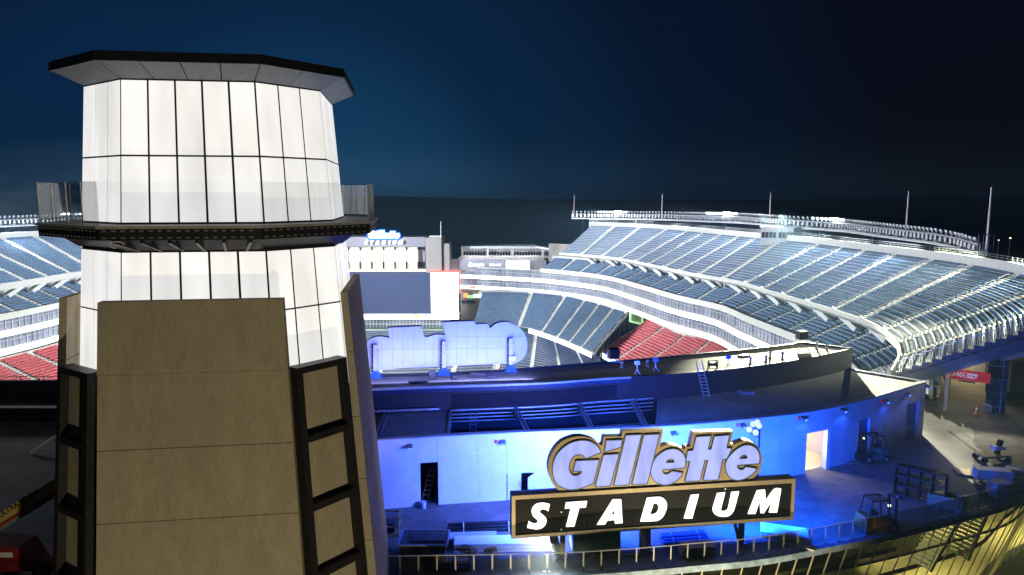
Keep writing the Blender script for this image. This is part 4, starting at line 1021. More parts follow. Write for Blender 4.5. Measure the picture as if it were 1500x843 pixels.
part('end_rail', MB().bar(q+V(-1.2,-.4,2.4), q+V(1.2,-.4,2.4), .12), M['navy'], rig)
m = MB(); m.box(q-V(.1,0,1.75), (.8,.8,.9), .5, .4); part('loudspeaker', m, M['frame_black'], rig)
for px, yt, yb in ((838, 286, 318), (969.5, 285, 320), (1126, 283, 325), (1328, 280, 348), (1440, 275, 372)):
    t = TE if px == 1440 else TB+.3 if px == 838 else mst(MC, px, URUN+3.5, 13.5); p = MC.off(t, URUN+3.5, 13); zb, zt = at_y(px, yb, p.y).z, at_y(px, yt, p.y).z
    part('mast', MB().tube([V(p.x, p.y, zb), V(p.x, p.y, zt)], .17, 8, .09), mat('mast_pink_white', (.66,.55,.56), .5) if px == 838 else bpy.data.materials['mast_pink_white'], rig)
ltab = lambda t: UZ1 + 2.6
truss('floodlight_truss', LC, LC.L*.15, LC.L, 19, ltab, 'white floodlight truss beside the lighthouse across the field', [], 1)

# press booth on the rim
tb = mst(MC, 1139, URUN-1, UZ1); pb = MC.off(tb, URUN-.6, UZ1-.4); ang = math.atan2(MC.tan(tb).y, MC.tan(tb).x)
bw = (at_y(1160, 345, pb.y)-at_y(1115, 345, pb.y)).x; zt = at_y(1139, 334, pb.y).z; zb = at_y(1139, 359, pb.y).z
booth = thing('camera_booth', V(pb.x, pb.y, zb), 'small white camera booth with square windows on the rim of the upper deck', 'booth')
ang = R_(-22)
part('booth_body', MB().box((pb.x, pb.y+1.5, (zt+zb)/2), (bw, 4.0, zt-zb), ang), M['white'], booth)
part('booth_roof', MB().box((pb.x, pb.y+1.5, zt+.1), (bw+.5, 4.5, .2), ang), M['white'], booth)
ux = V(math.cos(ang), math.sin(ang), 0); uy = V(-math.sin(ang), math.cos(ang), 0)
for k in range(8):
    x = (-.42 + .115*k + (.06 if k > 3 else 0))*bw; c = V(pb.x, pb.y+1.5, zb+(zt-zb)*.58) + ux*x - uy*2.0; part('window', MB().box(c, (bw*.085, .1, (zt-zb)*.34), ang), M['frame_black'], booth)
part('booth_door', MB().box(V(pb.x, pb.y+1.5, zb+(zt-zb)*.45)+ux*(bw*.5+.0), (.06, 1.0, (zt-zb)*.6), ang), M['suite_frame'], booth)

# ================================================================ FAR END: VIDEO BOARD, CLUB PAVILION
def fbox(x0, x1, y0, y1, Y, dep): # box whose front face spans these picture limits at distance Y
    a, b = at_y(x0, y0, Y), at_y(x1, y1, Y); return MB().hexa([(a.x,Y,b.z),(b.x,Y,b.z),(b.x,Y+dep,b.z),(a.x,Y+dep,b.z),(a.x,Y,a.z),(b.x,Y,a.z),(b.x,Y+dep,a.z),(a.x,Y+dep,a.z)])
M['lilac'] = mat('pale_grey_cladding', (.30,.29,.33), .7, var=.06)
M['tan_block'] = mat('tan_masonry', (.42,.37,.35), .8, var=.1)
M['banner'] = glow('lit_banner', (1.0,.90,.66), 1.0, .3, .25, (1,1,1))
M['screen'] = glow('idle_screen', (.07,.09,.19), 1.0, base=.4); M['screen_on'] = glow('lit_screen', (1,.985,.97), 3.0)  # idle screen emits weakly in place of stadium light falling on it
Y0 = 212.0
sc_ = thing('scoreboard_building', at_y(585, 470, Y0+3), 'video board building with lit banner bays above a large dark screen', 'scoreboard')
part('cladding', fbox(440, 622.5, 347.5, 362, Y0+1.2, 8), M['lilac'], sc_)
part('bay_wall', fbox(440, 622.5, 362, 398, Y0+3, 6), M['lilac'], sc_)
part('stair_block', fbox(623, 648, 348.5, 470, Y0+.6, 9), M['tan_block'], sc_); part('stair_block', fbox(648.3, 659, 357, 470, Y0+1, 8), M['tan_block'], sc_)
part('roof_unit', fbox(629, 645, 345.8, 348.4, Y0+3, 3), M['white'], sc_)
for k in range(8):
    x = 479 + 17*k; part('banner', fbox(x-2.2, x+14.4, 363, 394, Y0+2.2, .3), M['banner'], sc_)
    for y0, y1 in ((362.2, 366.5), (384, 394)): part('bay_opening', fbox(x+13.2, x+15.8, y0, y1, Y0+1.9, .2), M['frame_black'], sc_)
part('bay_opening', fbox(612.5, 622, 361.8, 366, Y0+2.3, .4), M['frame_black'], sc_); part('bay_opening', fbox(612.5, 622, 384, 392, Y0+2.3, .4), M['frame_black'], sc_)
part('terrace_rail', fbox(440, 628, 394.5, 398.2, Y0+.9, .3), glow('warm_cornice', (1,.9,.62), .9), sc_)
part('video_screen', fbox(430, 630.5, 400, 459.5, Y0, 1.5), M['screen'], sc_)
part('lit_screen', fbox(631, 671.5, 399.5, 458, Y0-.1, 1.4), M['screen_on'], sc_)
part('screen_border', fbox(629.8, 674, 397.3, 399.4, Y0-.15, 1.4), M['ribbon_r'], sc_); part('screen_border', fbox(671.8, 674, 399.4, 430, Y0-.15, 1.4), M['ribbon_r'], sc_)
part('screen_frame', fbox(430, 674, 458.5, 461, Y0+.1, 1.5), M['suite_frame'], sc_)
part('ribbon_board', fbox(430, 672, 461.2, 468, Y0-.3, 1), M['ribbon'], sc_); part('ribbon_board', fbox(606, 614, 460.8, 466, Y0-.36, .05), M['ribbon_o'], sc_)
part('club_window', fbox(430, 652, 468.2, 482, Y0+.8, 1), M['suite_in'], sc_)
mm_ = MB()
for k in range(46):
    x = 430+k*4.85; q = fbox(x, x+1.1, 468.3, 482, Y0+.6, .15); n0 = len(mm_.v); mm_.v += q.v; mm_.f += [tuple(i+n0 for i in f) for f in q.f]
part('window_mullions', mm_, M['white'], sc_, kind='stuff'); part('window_transom', fbox(430, 652, 474.6, 475.6, Y0+.55, .2), M['white'], sc_)
part('fascia_board', fbox(430, 566, 482.5, 491, Y0-.2, .6), M['white'], sc_); part('lower_wall', fbox(430, 700, 491, 548, Y0+1.5, 2), mat('pale_blockwork', (.55,.53,.50), .8, var=.15, scale=.2), sc_)
part('field_wall', fbox(430, 700, 483.5, 500, 188, .8), M['conc'], sc_)
part('side_wall', fbox(674.5, 705, 428, 500, Y0+3, 3), bpy.data.materials['concourse_wall'], sc_)
for (x0, x1, y0, y1, c, st_) in ((680, 688, 419, 423, (1,.95,.9), 2.5), (688.2, 697, 419.5, 422.5, (1,.15,.1), 1.5), (679, 685, 430, 436, (1,.25,.08), 2), (685.2, 693, 433, 437, (.25,.9,.3), 1.2), (693.2, 706, 431.5, 436.5, (.95,1,.95), 1.6)):
    part('lit_sign', fbox(x0, x1, y0, y1, Y0-.6, .3), glow('far_sign', c, st_), sc_)
for (x0, x1) in ((676, 682), (683, 697)): part('notice_board', fbox(x0, x1, 440.5, 445, Y0+2.5, .2), M['navy'], sc_)
ah = at_y(646, 350, Y0+2); part('antenna', MB().tube([ah, V(ah.x, ah.y, at_y(646, 325, Y0+2).z)], .12, 6), M['white'], sc_)
# its rooftop lettering, the same lettering as the plaza sign
def fmap(p): x, y = p; return (590+(x-1143)*.151, 355.3+((y+.062*(x-955))-745)*.158)
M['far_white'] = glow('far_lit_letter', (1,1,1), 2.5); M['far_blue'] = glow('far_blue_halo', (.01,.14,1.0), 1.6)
fs = thing('rooftop_sign', at_y(560, 352, Y0), 'distant white lit Gillette STADIUM lettering with blue halo on the scoreboard roof', 'sign')
for q, hs in letters + stad:
    part('letter', MB().prism([at_y(*fmap(p), Y0+.6) for p in q], (0, .35, 0), [[at_y(*fmap(p), Y0+.6) for p in h] for h in hs]), M['far_white'], fs)
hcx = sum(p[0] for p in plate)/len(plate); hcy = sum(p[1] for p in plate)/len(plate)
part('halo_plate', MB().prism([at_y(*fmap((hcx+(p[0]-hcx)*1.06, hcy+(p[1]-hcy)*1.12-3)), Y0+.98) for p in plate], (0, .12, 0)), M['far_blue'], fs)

pav = thing('club_pavilion', at_y(740, 385, 221), 'white roofed club pavilion with a row of windows above the far suites', 'building')
Y1 = 216.0
part('roof_slab', fbox(675, 786, 361, 364.5, Y1, 8), M['white'], pav)
m = MB(); a, b = at_y(786, 361, Y1), at_y(828, 366, Y1); m.hexa([(a.x,Y1,a.z-.6),(b.x,Y1-4,b.z-.6),(b.x,Y1+4,b.z-.6),(a.x,Y1+8,a.z-.6),(a.x,Y1,a.z),(b.x,Y1-4,b.z),(b.x,Y1+4,b.z),(a.x,Y1+8,a.z)]); part('roof_slab', m, M['white'], pav)
part('rear_wall', fbox(677, 820, 364.6, 376, Y1+4, .4), M['white'], pav)
for k in range(34):
    x = 679+k*4.1; part('window', fbox(x, x+3.0, 369, 374, Y1+3.8, .15), M['frame_black'], pav)
for x in (675.5, 713, 749, 794): part('column', fbox(x, x+2.6, 364.6, 377, Y1+1, .5), M['white'], pav)
part('terrace_floor', fbox(674, 822, 376, 379, Y1-.5, 6), M['tan_block'], pav)
m = MB()
for k in range(60): q = fbox(672+k*2.1, 673+k*2.1, 377.6, 381, Y1-1.2, .2); n0 = len(m.v); m.v += q.v; m.f += [tuple(i+n0 for i in f) for f in q.f]
part('rail_balusters', m, M['white'], pav, kind='stuff')
part('base_wall', fbox(659.5, 800, 381, 396.5, Y1-1, 6), M['lilac'], pav)
part('display_board', fbox(672, 740, 382, 395.5, Y1-1.4, .35), mat('grey_board', (.26,.27,.33), .6), pav)
part('lit_panel', fbox(741, 776, 382.5, 395.5, Y1-1.5, .3), glow('pavilion_panel', (1,.97,.95), 1.4), pav)
for px in (690, 730, 770):  # added fill lights lift the pavilion front and its base wall
    c = at_y(px, 366, Y1+1.2); lamp('canopy_fill', 'AREA', c, c-V(0,1.5,3), 420, (.95,.97,1.0), shape='RECTANGLE', size=7, size_y=.4)
    c = at_y(px, 380, Y1-4.5); lamp('terrace_fill', 'AREA', c, c+V(0,4,-2), 160, (.95,.95,1.0), shape='RECTANGLE', size=7, size_y=.3)
def text(body, px, py, Y, h_px, mat_, parent, name='lettering', shear=0.0):
    c = bpy.data.curves.new(name, 'FONT'); c.body = body; c.size = h_px/FPX*Y*1.35; c.align_x = 'CENTER'; c.align_y = 'CENTER'; c.shear = shear; c.extrude = 0.02; c.offset = 0.01; c.resolution_u = 2
    o = bpy.data.objects.new('tmp', c); COL.objects.link(o); bpy.context.view_layer.update()
    me = bpy.data.meshes.new_from_object(o.evaluated_get(bpy.context.evaluated_depsgraph_get())); bpy.data.objects.remove(o)
    p = at_y(px, py, Y) - ORG[parent.name]
    for v in me.vertices: v.co = V(v.co.x, -v.co.z, v.co.y) + p
    me.materials.clear(); me.materials.append(mat_); return part(name, me, mat_, parent)
text('Encore', 697, 388, Y1-1.45, 6, M['far_white'], pav, shear=.35); text('TERRACE', 725, 388.5, Y1-1.45, 3, M['far_white'], pav)

# ================================================================ STADIUM LIGHTING
def aim(C, t, d, z): return C.off(t, d, z)
for k, f in enumerate((.35, .6, .85)):
    p = LC.off(LC.L*f, 19, 17.0)
    for (tx, ty, tz) in ((44, 110 + 45*k, 3),): lamp('truss_floodlight', 'SPOT', p, (tx, ty, tz), 560000, (.90, .95, 1.0), spot_size=R_(58), spot_blend=.6, shadow_soft_size=.6)
p = LC.off(LC.L*.9, 19, 17.0); lamp('truss_floodlight', 'SPOT', p, (-8, 215, -3), 560000, (.82,.90,1.0), spot_size=R_(50), spot_blend=.6, shadow_soft_size=.6)
for k, px in enumerate((905, 1066, 1222)):
    t = mst(MC, px, URUN+2.4, 15); p = MC.off(t, URUN+1.6, interp(ctab, t)+1.9)
    lamp('truss_floodlight', 'SPOT', p, (-60, 150-10*k, -4), 380000, (.9,.95,1.0), spot_size=R_(44), spot_blend=.6, shadow_soft_size=.5)
t = mst(MC, 1150, URUN+2.4, 15); p = MC.off(t, URUN+1.2, interp(ctab, t)+2.4)
lamp('truss_floodlight', 'SPOT', p, (27, 60, 6.6), 2900000, (1.0, .97, .70), spot_size=R_(15), spot_blend=.5, shadow_soft_size=.12)
t = mst(MC, 1120, URUN+2.4, 15); p = MC.off(t, URUN+1.2, interp(ctab, t)+2.2)
lamp('truss_floodlight', 'SPOT', p, (36, 56, 3.0), 1100000, (1.0, .97, .72), spot_size=R_(13), spot_blend=.5, shadow_soft_size=.12)
for px, py, z in ((1400, 535, 3.4), (1440, 520, 4.0), (1470, 545, 3.2)):
    q = at_z(px, py, z); lamp('concourse_bulb_fill', 'POINT', q + V(2, 8, 0), q, 700, (1, .78, .42), shadow_soft_size=.15)
for i in range(12):                                      # the banks of floodlights along both trusses wash down their own decks
    t = lerp(TB+3, MC.L-3, (i+.5)/12); p = MC.off(t, URUN+.9, interp(ctab, min(t, TE))+1.2); q = MC.off(t, 1.0, UZ0)
    L_ = lamp('floodlight_bank', 'AREA', p, q, 5200, (.86, .94, 1.0) if i < 9 else (.97, 1.0, .74), shape='RECTANGLE', size=9, size_y=.6, spread=R_(95))
    tt_ = MC.tan(t); zax = (p-q).normalized(); xax = V(tt_.x, tt_.y, 0); xax = (xax - zax*xax.dot(zax)).normalized(); L_.rotation_euler = Matrix((xax, zax.cross(xax), zax)).transposed().to_euler()
for i in range(5):
    t = LC.L*(i+.5)/5; p = LC.off(t, 17, ltab(t)+1.7); q = LC.off(t, 1.0, UZ0)
    L_ = lamp('floodlight_bank', 'AREA', p, q, 6000, (.86, .94, 1.0), shape='RECTANGLE', size=9, size_y=.6, spread=R_(95))
    tt_ = LC.tan(t); zax = (p-q).normalized(); xax = V(tt_.x, tt_.y, 0); xax = (xax - zax*xax.dot(zax)).normalized(); L_.rotation_euler = Matrix((xax, zax.cross(xax), zax)).transposed().to_euler()
pq = MC.off(MC.L, 5.0, 5.4); lamp('raker_fill_light', 'SPOT', pq + V(-.6,-1.0,-1.7), (41, 52, 0), 2600, (1, .93, .66), spot_size=R_(100), spot_blend=.7, shadow_soft_size=.15)  # added spot brightening the right of the plaza, without a fixture
# street lamps on the forecourt behind the viewer light the tower and the sign from the front
lamp('street_lamp_light', 'SPOT', (10, -10, -8), (-12.5, 28, 11), 41000, (1, .87, .57), spot_size=R_(36), spot_blend=.35, shadow_soft_size=.4)
for x, y in ((2, 29), (13, 31)): lamp('street_lamp_light', 'SPOT', (x, y, -7), (x, 41.5, 5), 13000, (1, .84, .52), spot_size=R_(80), spot_blend=.6, shadow_soft_size=.3)
# ================================================================ THE SIGN'S TWIN ON THE ROOF, SEEN FROM BEHIND
def zq(pts, o=(530, 465), q=260/1500.0): return [(o[0]+x*q, o[1]+y*q) for x, y in pts]
bs_px = zq([(25,300),(30,245),(50,205),(90,178),(150,164),(235,176),(220,90),(500,76),(525,163),(560,168),(620,148),(705,152),(682,42),(945,33),(960,60),(1062,56),(1085,95),(1130,58),(1190,42),(1250,46),(1320,80),(1370,130),(1397,205),(1395,285),(1370,340),(1320,378),(1260,392),(900,405),(500,425),(300,432),(150,450),(80,430),(45,390)])
g0, g1 = at_z(556, 550.5, HZ), at_z(750, 541.5, HZ); bd = (g1-g0).normalized(); BN = V(bd.y, -bd.x, 0)
def bp(px, py, out=0): return at_p(px, py, g0, BN) + BN*out
bsg = thing('roof_sign', g0.lerp(g1, .5), 'blank lilac back of a cloud shaped rooftop sign on three stout supports', 'sign')
M['sign_back'] = mat('pale_sign_back', (0.60, 0.60, 0.66), 0.6, 0.1, var=0.05, scale=1.2, dirt=0.06)
outl = smooth_loop(bs_px); cont = [bp(*p, 0) for p in outl]
# the back is clad in sheets: cut the outline into columns and two rows by clipping
def clip(poly, axis, val, keep_less):
    out = []
    for i in range(len(poly)):
        a, b = poly[i], poly[(i+1) % len(poly)]; ia = (a[axis] <= val) == keep_less; ib = (b[axis] <= val) == keep_less
        if ia: out.append(a)
        if ia != ib:
            t = (val-a[axis])/(b[axis]-a[axis]); out.append((a[0]+(b[0]-a[0])*t, a[1]+(b[1]-a[1])*t))
    return out
part('sign_body', MB().prism([p - BN*.06 for p in cont], -BN*0.55), M['sign_side'], bsg)
xs = [533, 559, 575, 590, 606, 622, 635, 653, 669, 684, 699, 713, 732, 751, 775]; g = .12
for a, b in zip(xs, xs[1:]):
    rows_ = [(460, 493), (493, 510.5), (510.5, 548)] if a > 640 else [(460, 512), (512, 548)]
    for y0, y1 in rows_:
        q = clip(clip(clip(clip(outl, 0, a+g, False), 0, b-g, True), 1, y0+g, False), 1, y1-g, True)
        if len(q) > 2:
            q2 = [p for i, p in enumerate(q) if (Vector(p)-Vector(q[i-1])).length > .02]
            if len(q2) > 2: part('cladding_sheet', MB().prism([bp(*p, .005) for p in q2], -BN*.05), M['sign_back'], bsg)
for px, yt, yb in ((550, 504, 550), (650, 499, 547), (747.5, 495, 543.5)):
    p0, p1 = bp(px, yt, .25), bp(px, yb, .25); p1.z = HZ-.05
    part('support_mast', MB().bar(p1, p0, .28, .3), M['sign_back'], bsg); part('mast_cable_tray', MB().bar(p1+bd*-.22, p0+bd*-.22, .12, .22), M['frame_black'], bsg)
    for k in range(8): q = p1.lerp(p0, .15+.8*k/8); part('cleat', MB().box(q+BN*.16, (.5, .06, .05)), M['metal'], bsg)
    part('mast_foot', MB().hexa([p1+V(-.55,-.5,.0), p1+V(.55,-.5,.0), p1+V(.55,.5,.0), p1+V(-.55,.5,.0), p1+V(-.14,-.14,.55), p1+V(.14,-.14,.55), p1+V(.14,.14,.55), p1+V(-.14,.14,.55)]), M['blue_door'], bsg)
part('control_box', MB().box(bp(749, 523.5, .5), (.55, .2, .4)), M['white'], bsg)
b_ = bp(652, 556, 3.0); b_.z = HZ+.25; L_ = lamp('sign_uplight', 'AREA', b_, bp(655, 505), 900, (.30,.34,1.0), shape='RECTANGLE', size=13, size_y=.3)
zax = (b_ - bp(655, 505)).normalized(); xax = (bd - zax*bd.dot(zax)).normalized(); L_.rotation_euler = Matrix((xax, zax.cross(xax), zax)).transposed().to_euler()

# ================================================================ ROOF GEAR
def rp(px, py, z): return at_z(px, py, z)
lad = thing('ladder', rp(1028, 584, RZ), 'aluminium ladder leaning against the black screen wall up to the tan roof', 'ladder')
a, b = rp(1028, 585, RZ), rp(1021.5, 529, HZ+.7)
a = col(1030, 1, RZ) + V(0.1,-1.0,0.0); b = col(1023, 1, HZ+1.0) + V(0,.1,0)
for s in (-.26, .26): part('stile', MB().bar(a+V(s,0,0), b+V(s*.9,0,0), .07, .05), M['metal'], lad)
for i in range(1, 11): q = a.lerp(b, i/11.5); part('rung', MB().bar(q-V(.25,0,0), q+V(.25,0,0), .05), M['metal'], lad)
def vent(px, py, z, h, r, label, cap=True):
    p = rp(px, py, z); t = thing('roof_vent', p, label, 'vent', 'vent pipes on the tan roof'); part('pipe', MB().lathe(p, [(r*1.6,0),(r*1.6,.05),(r,.08),(r,h)], 10), M['coping'], t, True)
    if cap: part('cap', MB().lathe(p+V(0,0,h), [(r*1.1,0),(r*1.7,.04),(r*1.5,.14),(r*.3,.22)], 10), M['coping'], t, True)
for px, py, h in ((1099, 534, .5), (1128, 524.5, .45), (1146, 527, .5), (1122, 530, .35), (1196, 511.5, .55), (1211, 513, .35), (948, 537.5, .4), (911, 539, .35)):
    vent(px, py, HZ-.06, h, .09, 'short vent pipe standing on the tan roof of the concourse block')
def work_light(px, py, z, label, m_):
    p = rp(px, py, z); t = thing('work_light', p, label, 'light stand'); 
    for k in range(3): a_ = k*2.1; part('leg', MB().bar(p+V(.3*math.cos(a_), .3*math.sin(a_), 0), p+V(0,0,.45), .04), M['metal'], t)
    part('mast', MB().bar(p+V(0,0,.4), p+V(0,0,.95), .06), M['metal'], t); part('head', MB().box(p+V(0,-.05,1.0), (.4,.16,.3), .3, -.3), m_, t)
work_light(933, 550, HZ-.06, 'white topped work light stand at the bend of the roof edge', M['white'])
work_light(1066, 540.5, HZ-.06, 'blue work light stand on the tan roof beside the ladder', M['blue_door'])
work_light(960, 545, HZ-.06, 'low blue work light on the tan roof past the white topped stand', M['blue_door'])
t = thing('cable_reel', rp(1044, 541, HZ-.06), 'black cable reel frame on the tan roof beside the ladder', 'reel'); p = rp(1044, 541, HZ-.06)
part('frame', MB().bar(p+V(-.4,0,0), p+V(-.4,0,.75), .06).bar(p+V(.4,0,0), p+V(.4,0,.75), .06).bar(p+V(-.4,0,.75), p+V(.4,0,.75), .06).bar(p+V(-.4,0,.05), p+V(.4,0,.05), .06), M['frame_black'], t); part('drum', MB().lathe(p+V(0,0,.38), [(.3,-.3),(.12,-.28),(.12,.28),(.3,.3)], 12, 'X'), M['frame_black'], t, True)
def speaker(px, py, label):
    p = rp(px, py, HZ+.1); t = thing('loudspeaker', p, label, 'loudspeaker'); part('cabinet', MB().box(p+V(0,0,.75), (.9,.7,.8), .3, .1), M['frame_black'], t)
    part('yoke', MB().bar(p+V(-.5,0,0), p+V(-.5,0,.8), .06).bar(p+V(.5,0,0), p+V(.5,0,.8), .06).bar(p+V(-.5,0,.02), p+V(.5,0,.02), .06), M['metal'], t); part('grille', MB().box(p+V(.1,-.37,.74), (.7,.03,.6), .3, .1), M['steel_dark'], t)
speaker(898, 530.5, 'black loudspeaker on the roof edge below the red seats'); speaker(1174, 502, 'black loudspeaker at the far corner of the tan roof')
for i, (px, py, w_, h_, lb) in enumerate(((700, 553, 1.3, .3, 'small dark equipment case on the roof under the cloud shaped sign'), (720, 554, .9, .12, 'flat dark board lying on the roof under the cloud shaped sign'), (633, 556, .5, .6, 'upright black case on the roof between the sign supports'), (612, 560.5, 1.4, .1, 'flat dark mat on the roof near the tower'), (665, 556, .4, .25, 'little black box on the roof beside the middle sign support'), (1090, 521.5, 1.0, .06, 'thin dark batten lying on the tan roof near the vent pipes'))):
    p = rp(px, py, HZ-.06); t = thing('roof_case', p, lb, 'equipment case'); part('body', MB().box(p+V(0,0,h_/2), (w_, .5, h_), .1*i), M['frame_black'], t); part('lid', MB().box(p+V(0,0,h_+.02), (w_*.96, .46, .03), .1*i), M['steel_dark'], t)
m = MB(); p = rp(1265, 562, RZ); m.lathe(p, [(.9,0.012),(.4,.05),(.1,.06)], 14); solo('roof_drain', m, M['steel_dark'], 'round dark roof drain on the lit end of the lower roof', 'drain')
p = rp(1094, 577, RZ); t = thing('roof_hatch', p, 'low square hatch on the shaded lower roof beyond the ladder', 'hatch'); part('kerb', MB().box(p+V(0,0,.1), (1.0,.8,.2), .2), M['coping'], t); part('lid', MB().box(p+V(0,0,.23), (1.1,.9,.05), .2), M['metal'], t)

# ================================================================ PLAZA: VEHICLES AND BUILDING MATERIALS
M['fork_green'] = mat('forklift_green', (0.03, 0.12, 0.09), .45, .1); M['fork_orange'] = mat('forklift_orange', (0.30, 0.10, 0.025), .45, .1)
def forklift(px, py, rz, m_, label):
    p = at_z(px, py, 0); t = thing('forklift', p, label, 'forklift'); Rm = Matrix.Rotation(rz, 3, 'Z')
    T = lambda x, y, z: p + Rm @ V(x, y, z)
    def bx(name, c, s, mm, par=None, rx=0): return part(name, MB().box(T(*c), s, rz, rx), mm, par or t)
    # local +x is forward
    body = MB().hexa([T(*q) for q in ((-1.25,-.5,.22),(.55,-.5,.22),(.55,.5,.22),(-1.25,.5,.22),(-1.15,-.5,.72),(.55,-.5,.62),(.55,.5,.62),(-1.15,.5,.72))]); body.hexa([T(*q) for q in ((-1.35,-.52,.35),(-.55,-.52,.35),(-.55,.52,.35),(-1.35,.52,.35),(-1.2,-.48,1.12),(-.5,-.48,1.05),(-.5,.48,1.05),(-1.2,.48,1.12))]); part('chassis', body, m_, t)
    bx('seat', (-.42,0,1.18), (.45,.5,.16), M['tyre']); bx('seat_back', (-.66,0,1.42), (.12,.48,.45), M['tyre'])
    for x, y in ((.62,-.46),(.62,.46),(-1.0,-.46),(-1.0,.46)):
        w_ = MB(); c = T(x, y, 0); r = .34 if x > 0 else .27
        ww = MB(); pts = [(r*.55,-.11),(r*.95,-.11),(r,-.06),(r,.06),(r*.95,.11),(r*.55,.11)]
        for q in [MB().lathe((0,0,0), pts, 16, 'Y')]: ww.v = [tuple(T(x+v[0], y+v[1], r+v[2])) for v in q.v]; ww.f = q.f
        wo = part('wheel', ww, M['tyre'], t); q = MB().lathe((0,0,0), [(r*.5,-.115),(r*.5,.115)], 12, 'Y'); hub = MB(); hub.v = [tuple(T(x+v[0], y+v[1], r+v[2])) for v in q.v]; hub.f = q.f; part('hub', hub, M['metal'], wo)
    for y in (-.44,.44):
        part('guard_post', MB().bar(T(.5,y,.6), T(.28,y,2.08), .07), M['steel_dark'], t); part('guard_post', MB().bar(T(-1.0,y,1.05), T(-.78,y,2.08), .07), M['steel_dark'], t)
    g_ = MB(); g_.bar(T(-.8,-.47,2.1), T(.3,-.47,2.1), .07).bar(T(-.8,.47,2.1), T(.3,.47,2.1), .07)
    for k in range(6): g_.bar(T(-.8+.22*k,-.47,2.1), T(-.8+.22*k,.47,2.1), .05)
    part('overhead_guard', g_, M['steel_dark'], t)
    for y in (-.34,.34): part('mast_rail', MB().bar(T(.92,y,.12), T(.84,y,2.15), .14, .12), M['steel_dark'], t)
    for z in (.5, 1.3, 2.1): part('mast_crossbar', MB().bar(T(.9,-.4,z), T(.9,.4,z), .08), M['steel_dark'], t)
    part('carriage', MB().box(T(1.02,0,.42), (.08,.95,.5), rz), M['steel_dark'], t)
    for y in (-.28,.28): part('fork', MB().bar(T(1.06,y,.1), T(2.2,y,.08), .12, .05), M['metal'], t)
    part('steering_wheel', MB().tube([T(.22+.06*math.sin(a*.7), .18*math.cos(a*.7), 1.15+.16*math.sin(a*.7)) for a in range(10)], .02, 5), M['tyre'], t); part('work_lamp', MB().box(T(.36,-.4,1.75), (.12,.12,.12), rz), glow('amber_lamp', (1,.9,.4), 3), t)
forklift(1275, 676, R_(195), M['fork_green'], 'dark green forklift parked by the bright blue door')
forklift(1286, 777, R_(8), M['fork_orange'], 'orange forklift parked against the glass balustrade')

# steel frame rack and plywood crate
p = at_z(1345, 735, 0)
rk = thing('frame_rack', p, 'stack of black steel window frames standing upright by a plywood crate', 'frames')
ra = R_(-38); dx = V(math.cos(ra), math.sin(ra), 0); dy = V(-math.sin(ra), math.cos(ra), 0)
for k in range(4):
    o_ = p + dy*(.22*k) + V(0,0,.15); fm = MB()
    for i in range(5): fm.bar(o_+dx*(-1.5+.75*i), o_+dx*(-1.5+.75*i)+V(0,0,2.0)+dy*.1, .09)
    for j in range(4): fm.bar(o_-dx*1.55+V(0,0,.66*j)+dy*.03*j, o_+dx*1.55+V(0,0,.66*j)+dy*.03*j, .09)
    part('steel_frame', fm, M['steel_dark'], rk)
for s in (-1.2, 1.2): part('skid', MB().bar(p+dx*s-dy*.5+V(0,0,.07), p+dx*s+dy*1.4+V(0,0,.07), .14), M['metal'], rk)
p = at_z(1386, 742, 0); cr = thing('plywood_crate', p, 'open plywood crate beside the stack of black frames', 'crate')
for s, t_ in ((-1, dx), (1, dx)): part('crate_end', MB().box(p+dx*s*1.0+V(0,0,.5), (.08, 1.1, 1.0), ra), M['wood'], cr)
for s in (-1, 1): part('crate_side', MB().box(p+dy*s*.5+V(0,0,.42), (2.0, .06, .8), ra), M['wood'], cr)
part('crate_floor', MB().box(p+V(0,0,.05), (2.0,1.0,.06), ra), M['wood'], cr)
# far right clutter
def slabpile(name, px, py, dims, rz, m_, label, cat, n=1, gap=.02, z0=0.0, extra=None):
    p = at_z(px, py, 0); t = thing(name, p, label, cat); h = dims[2]
    for k in range(n): part('board' if n > 1 else 'body', MB().box(p+V(random.uniform(-.06,.06)*(n>1), random.uniform(-.05,.05)*(n>1), z0+h*(k+.5)+gap*k), (dims[0], dims[1], h-.004), rz+random.uniform(-.03,.03)*(n>1)), m_, t)
    if extra: extra(p, t)
    return t
feet = lambda rz, dims: (lambda p, t: [part('foot', MB().box(p+Matrix.Rotation(rz,3,'Z') @ V(s*dims[0]*.35,0,.06), (.12, dims[1]*.98, .12), rz), M['wood'], t) for s in (-1, 1)])
t = slabpile('insulation_roll', 1453, 704, (2.3, .9, .75), R_(-12), M['white'], 'long white wrapped bundle lying behind the balustrade', 'bundle', z0=.12, extra=feet(R_(-12), (2.3,.9)))
slabpile('insulation_roll', 1497, 702, (2.0, .8, .6), R_(-30), M['white'], 'shorter white wrapped bundle in the narrow end of the plaza', 'bundle', z0=.12, extra=feet(R_(-30), (2.0,.8)))
slabpile('plywood_sheet', 1421, 694, (1.9, 1.3, .03), R_(-15), M['wood'], 'plywood sheets lying flat on the lit paving', 'plywood', 3, .004)
slabpile('cement_block', 1462, 728, (1.2, .9, 1.0), R_(10), M['conc'], 'square concrete block under the white wrapped bundle', 'block', z0=.1, extra=feet(R_(10), (1.2,.9)))
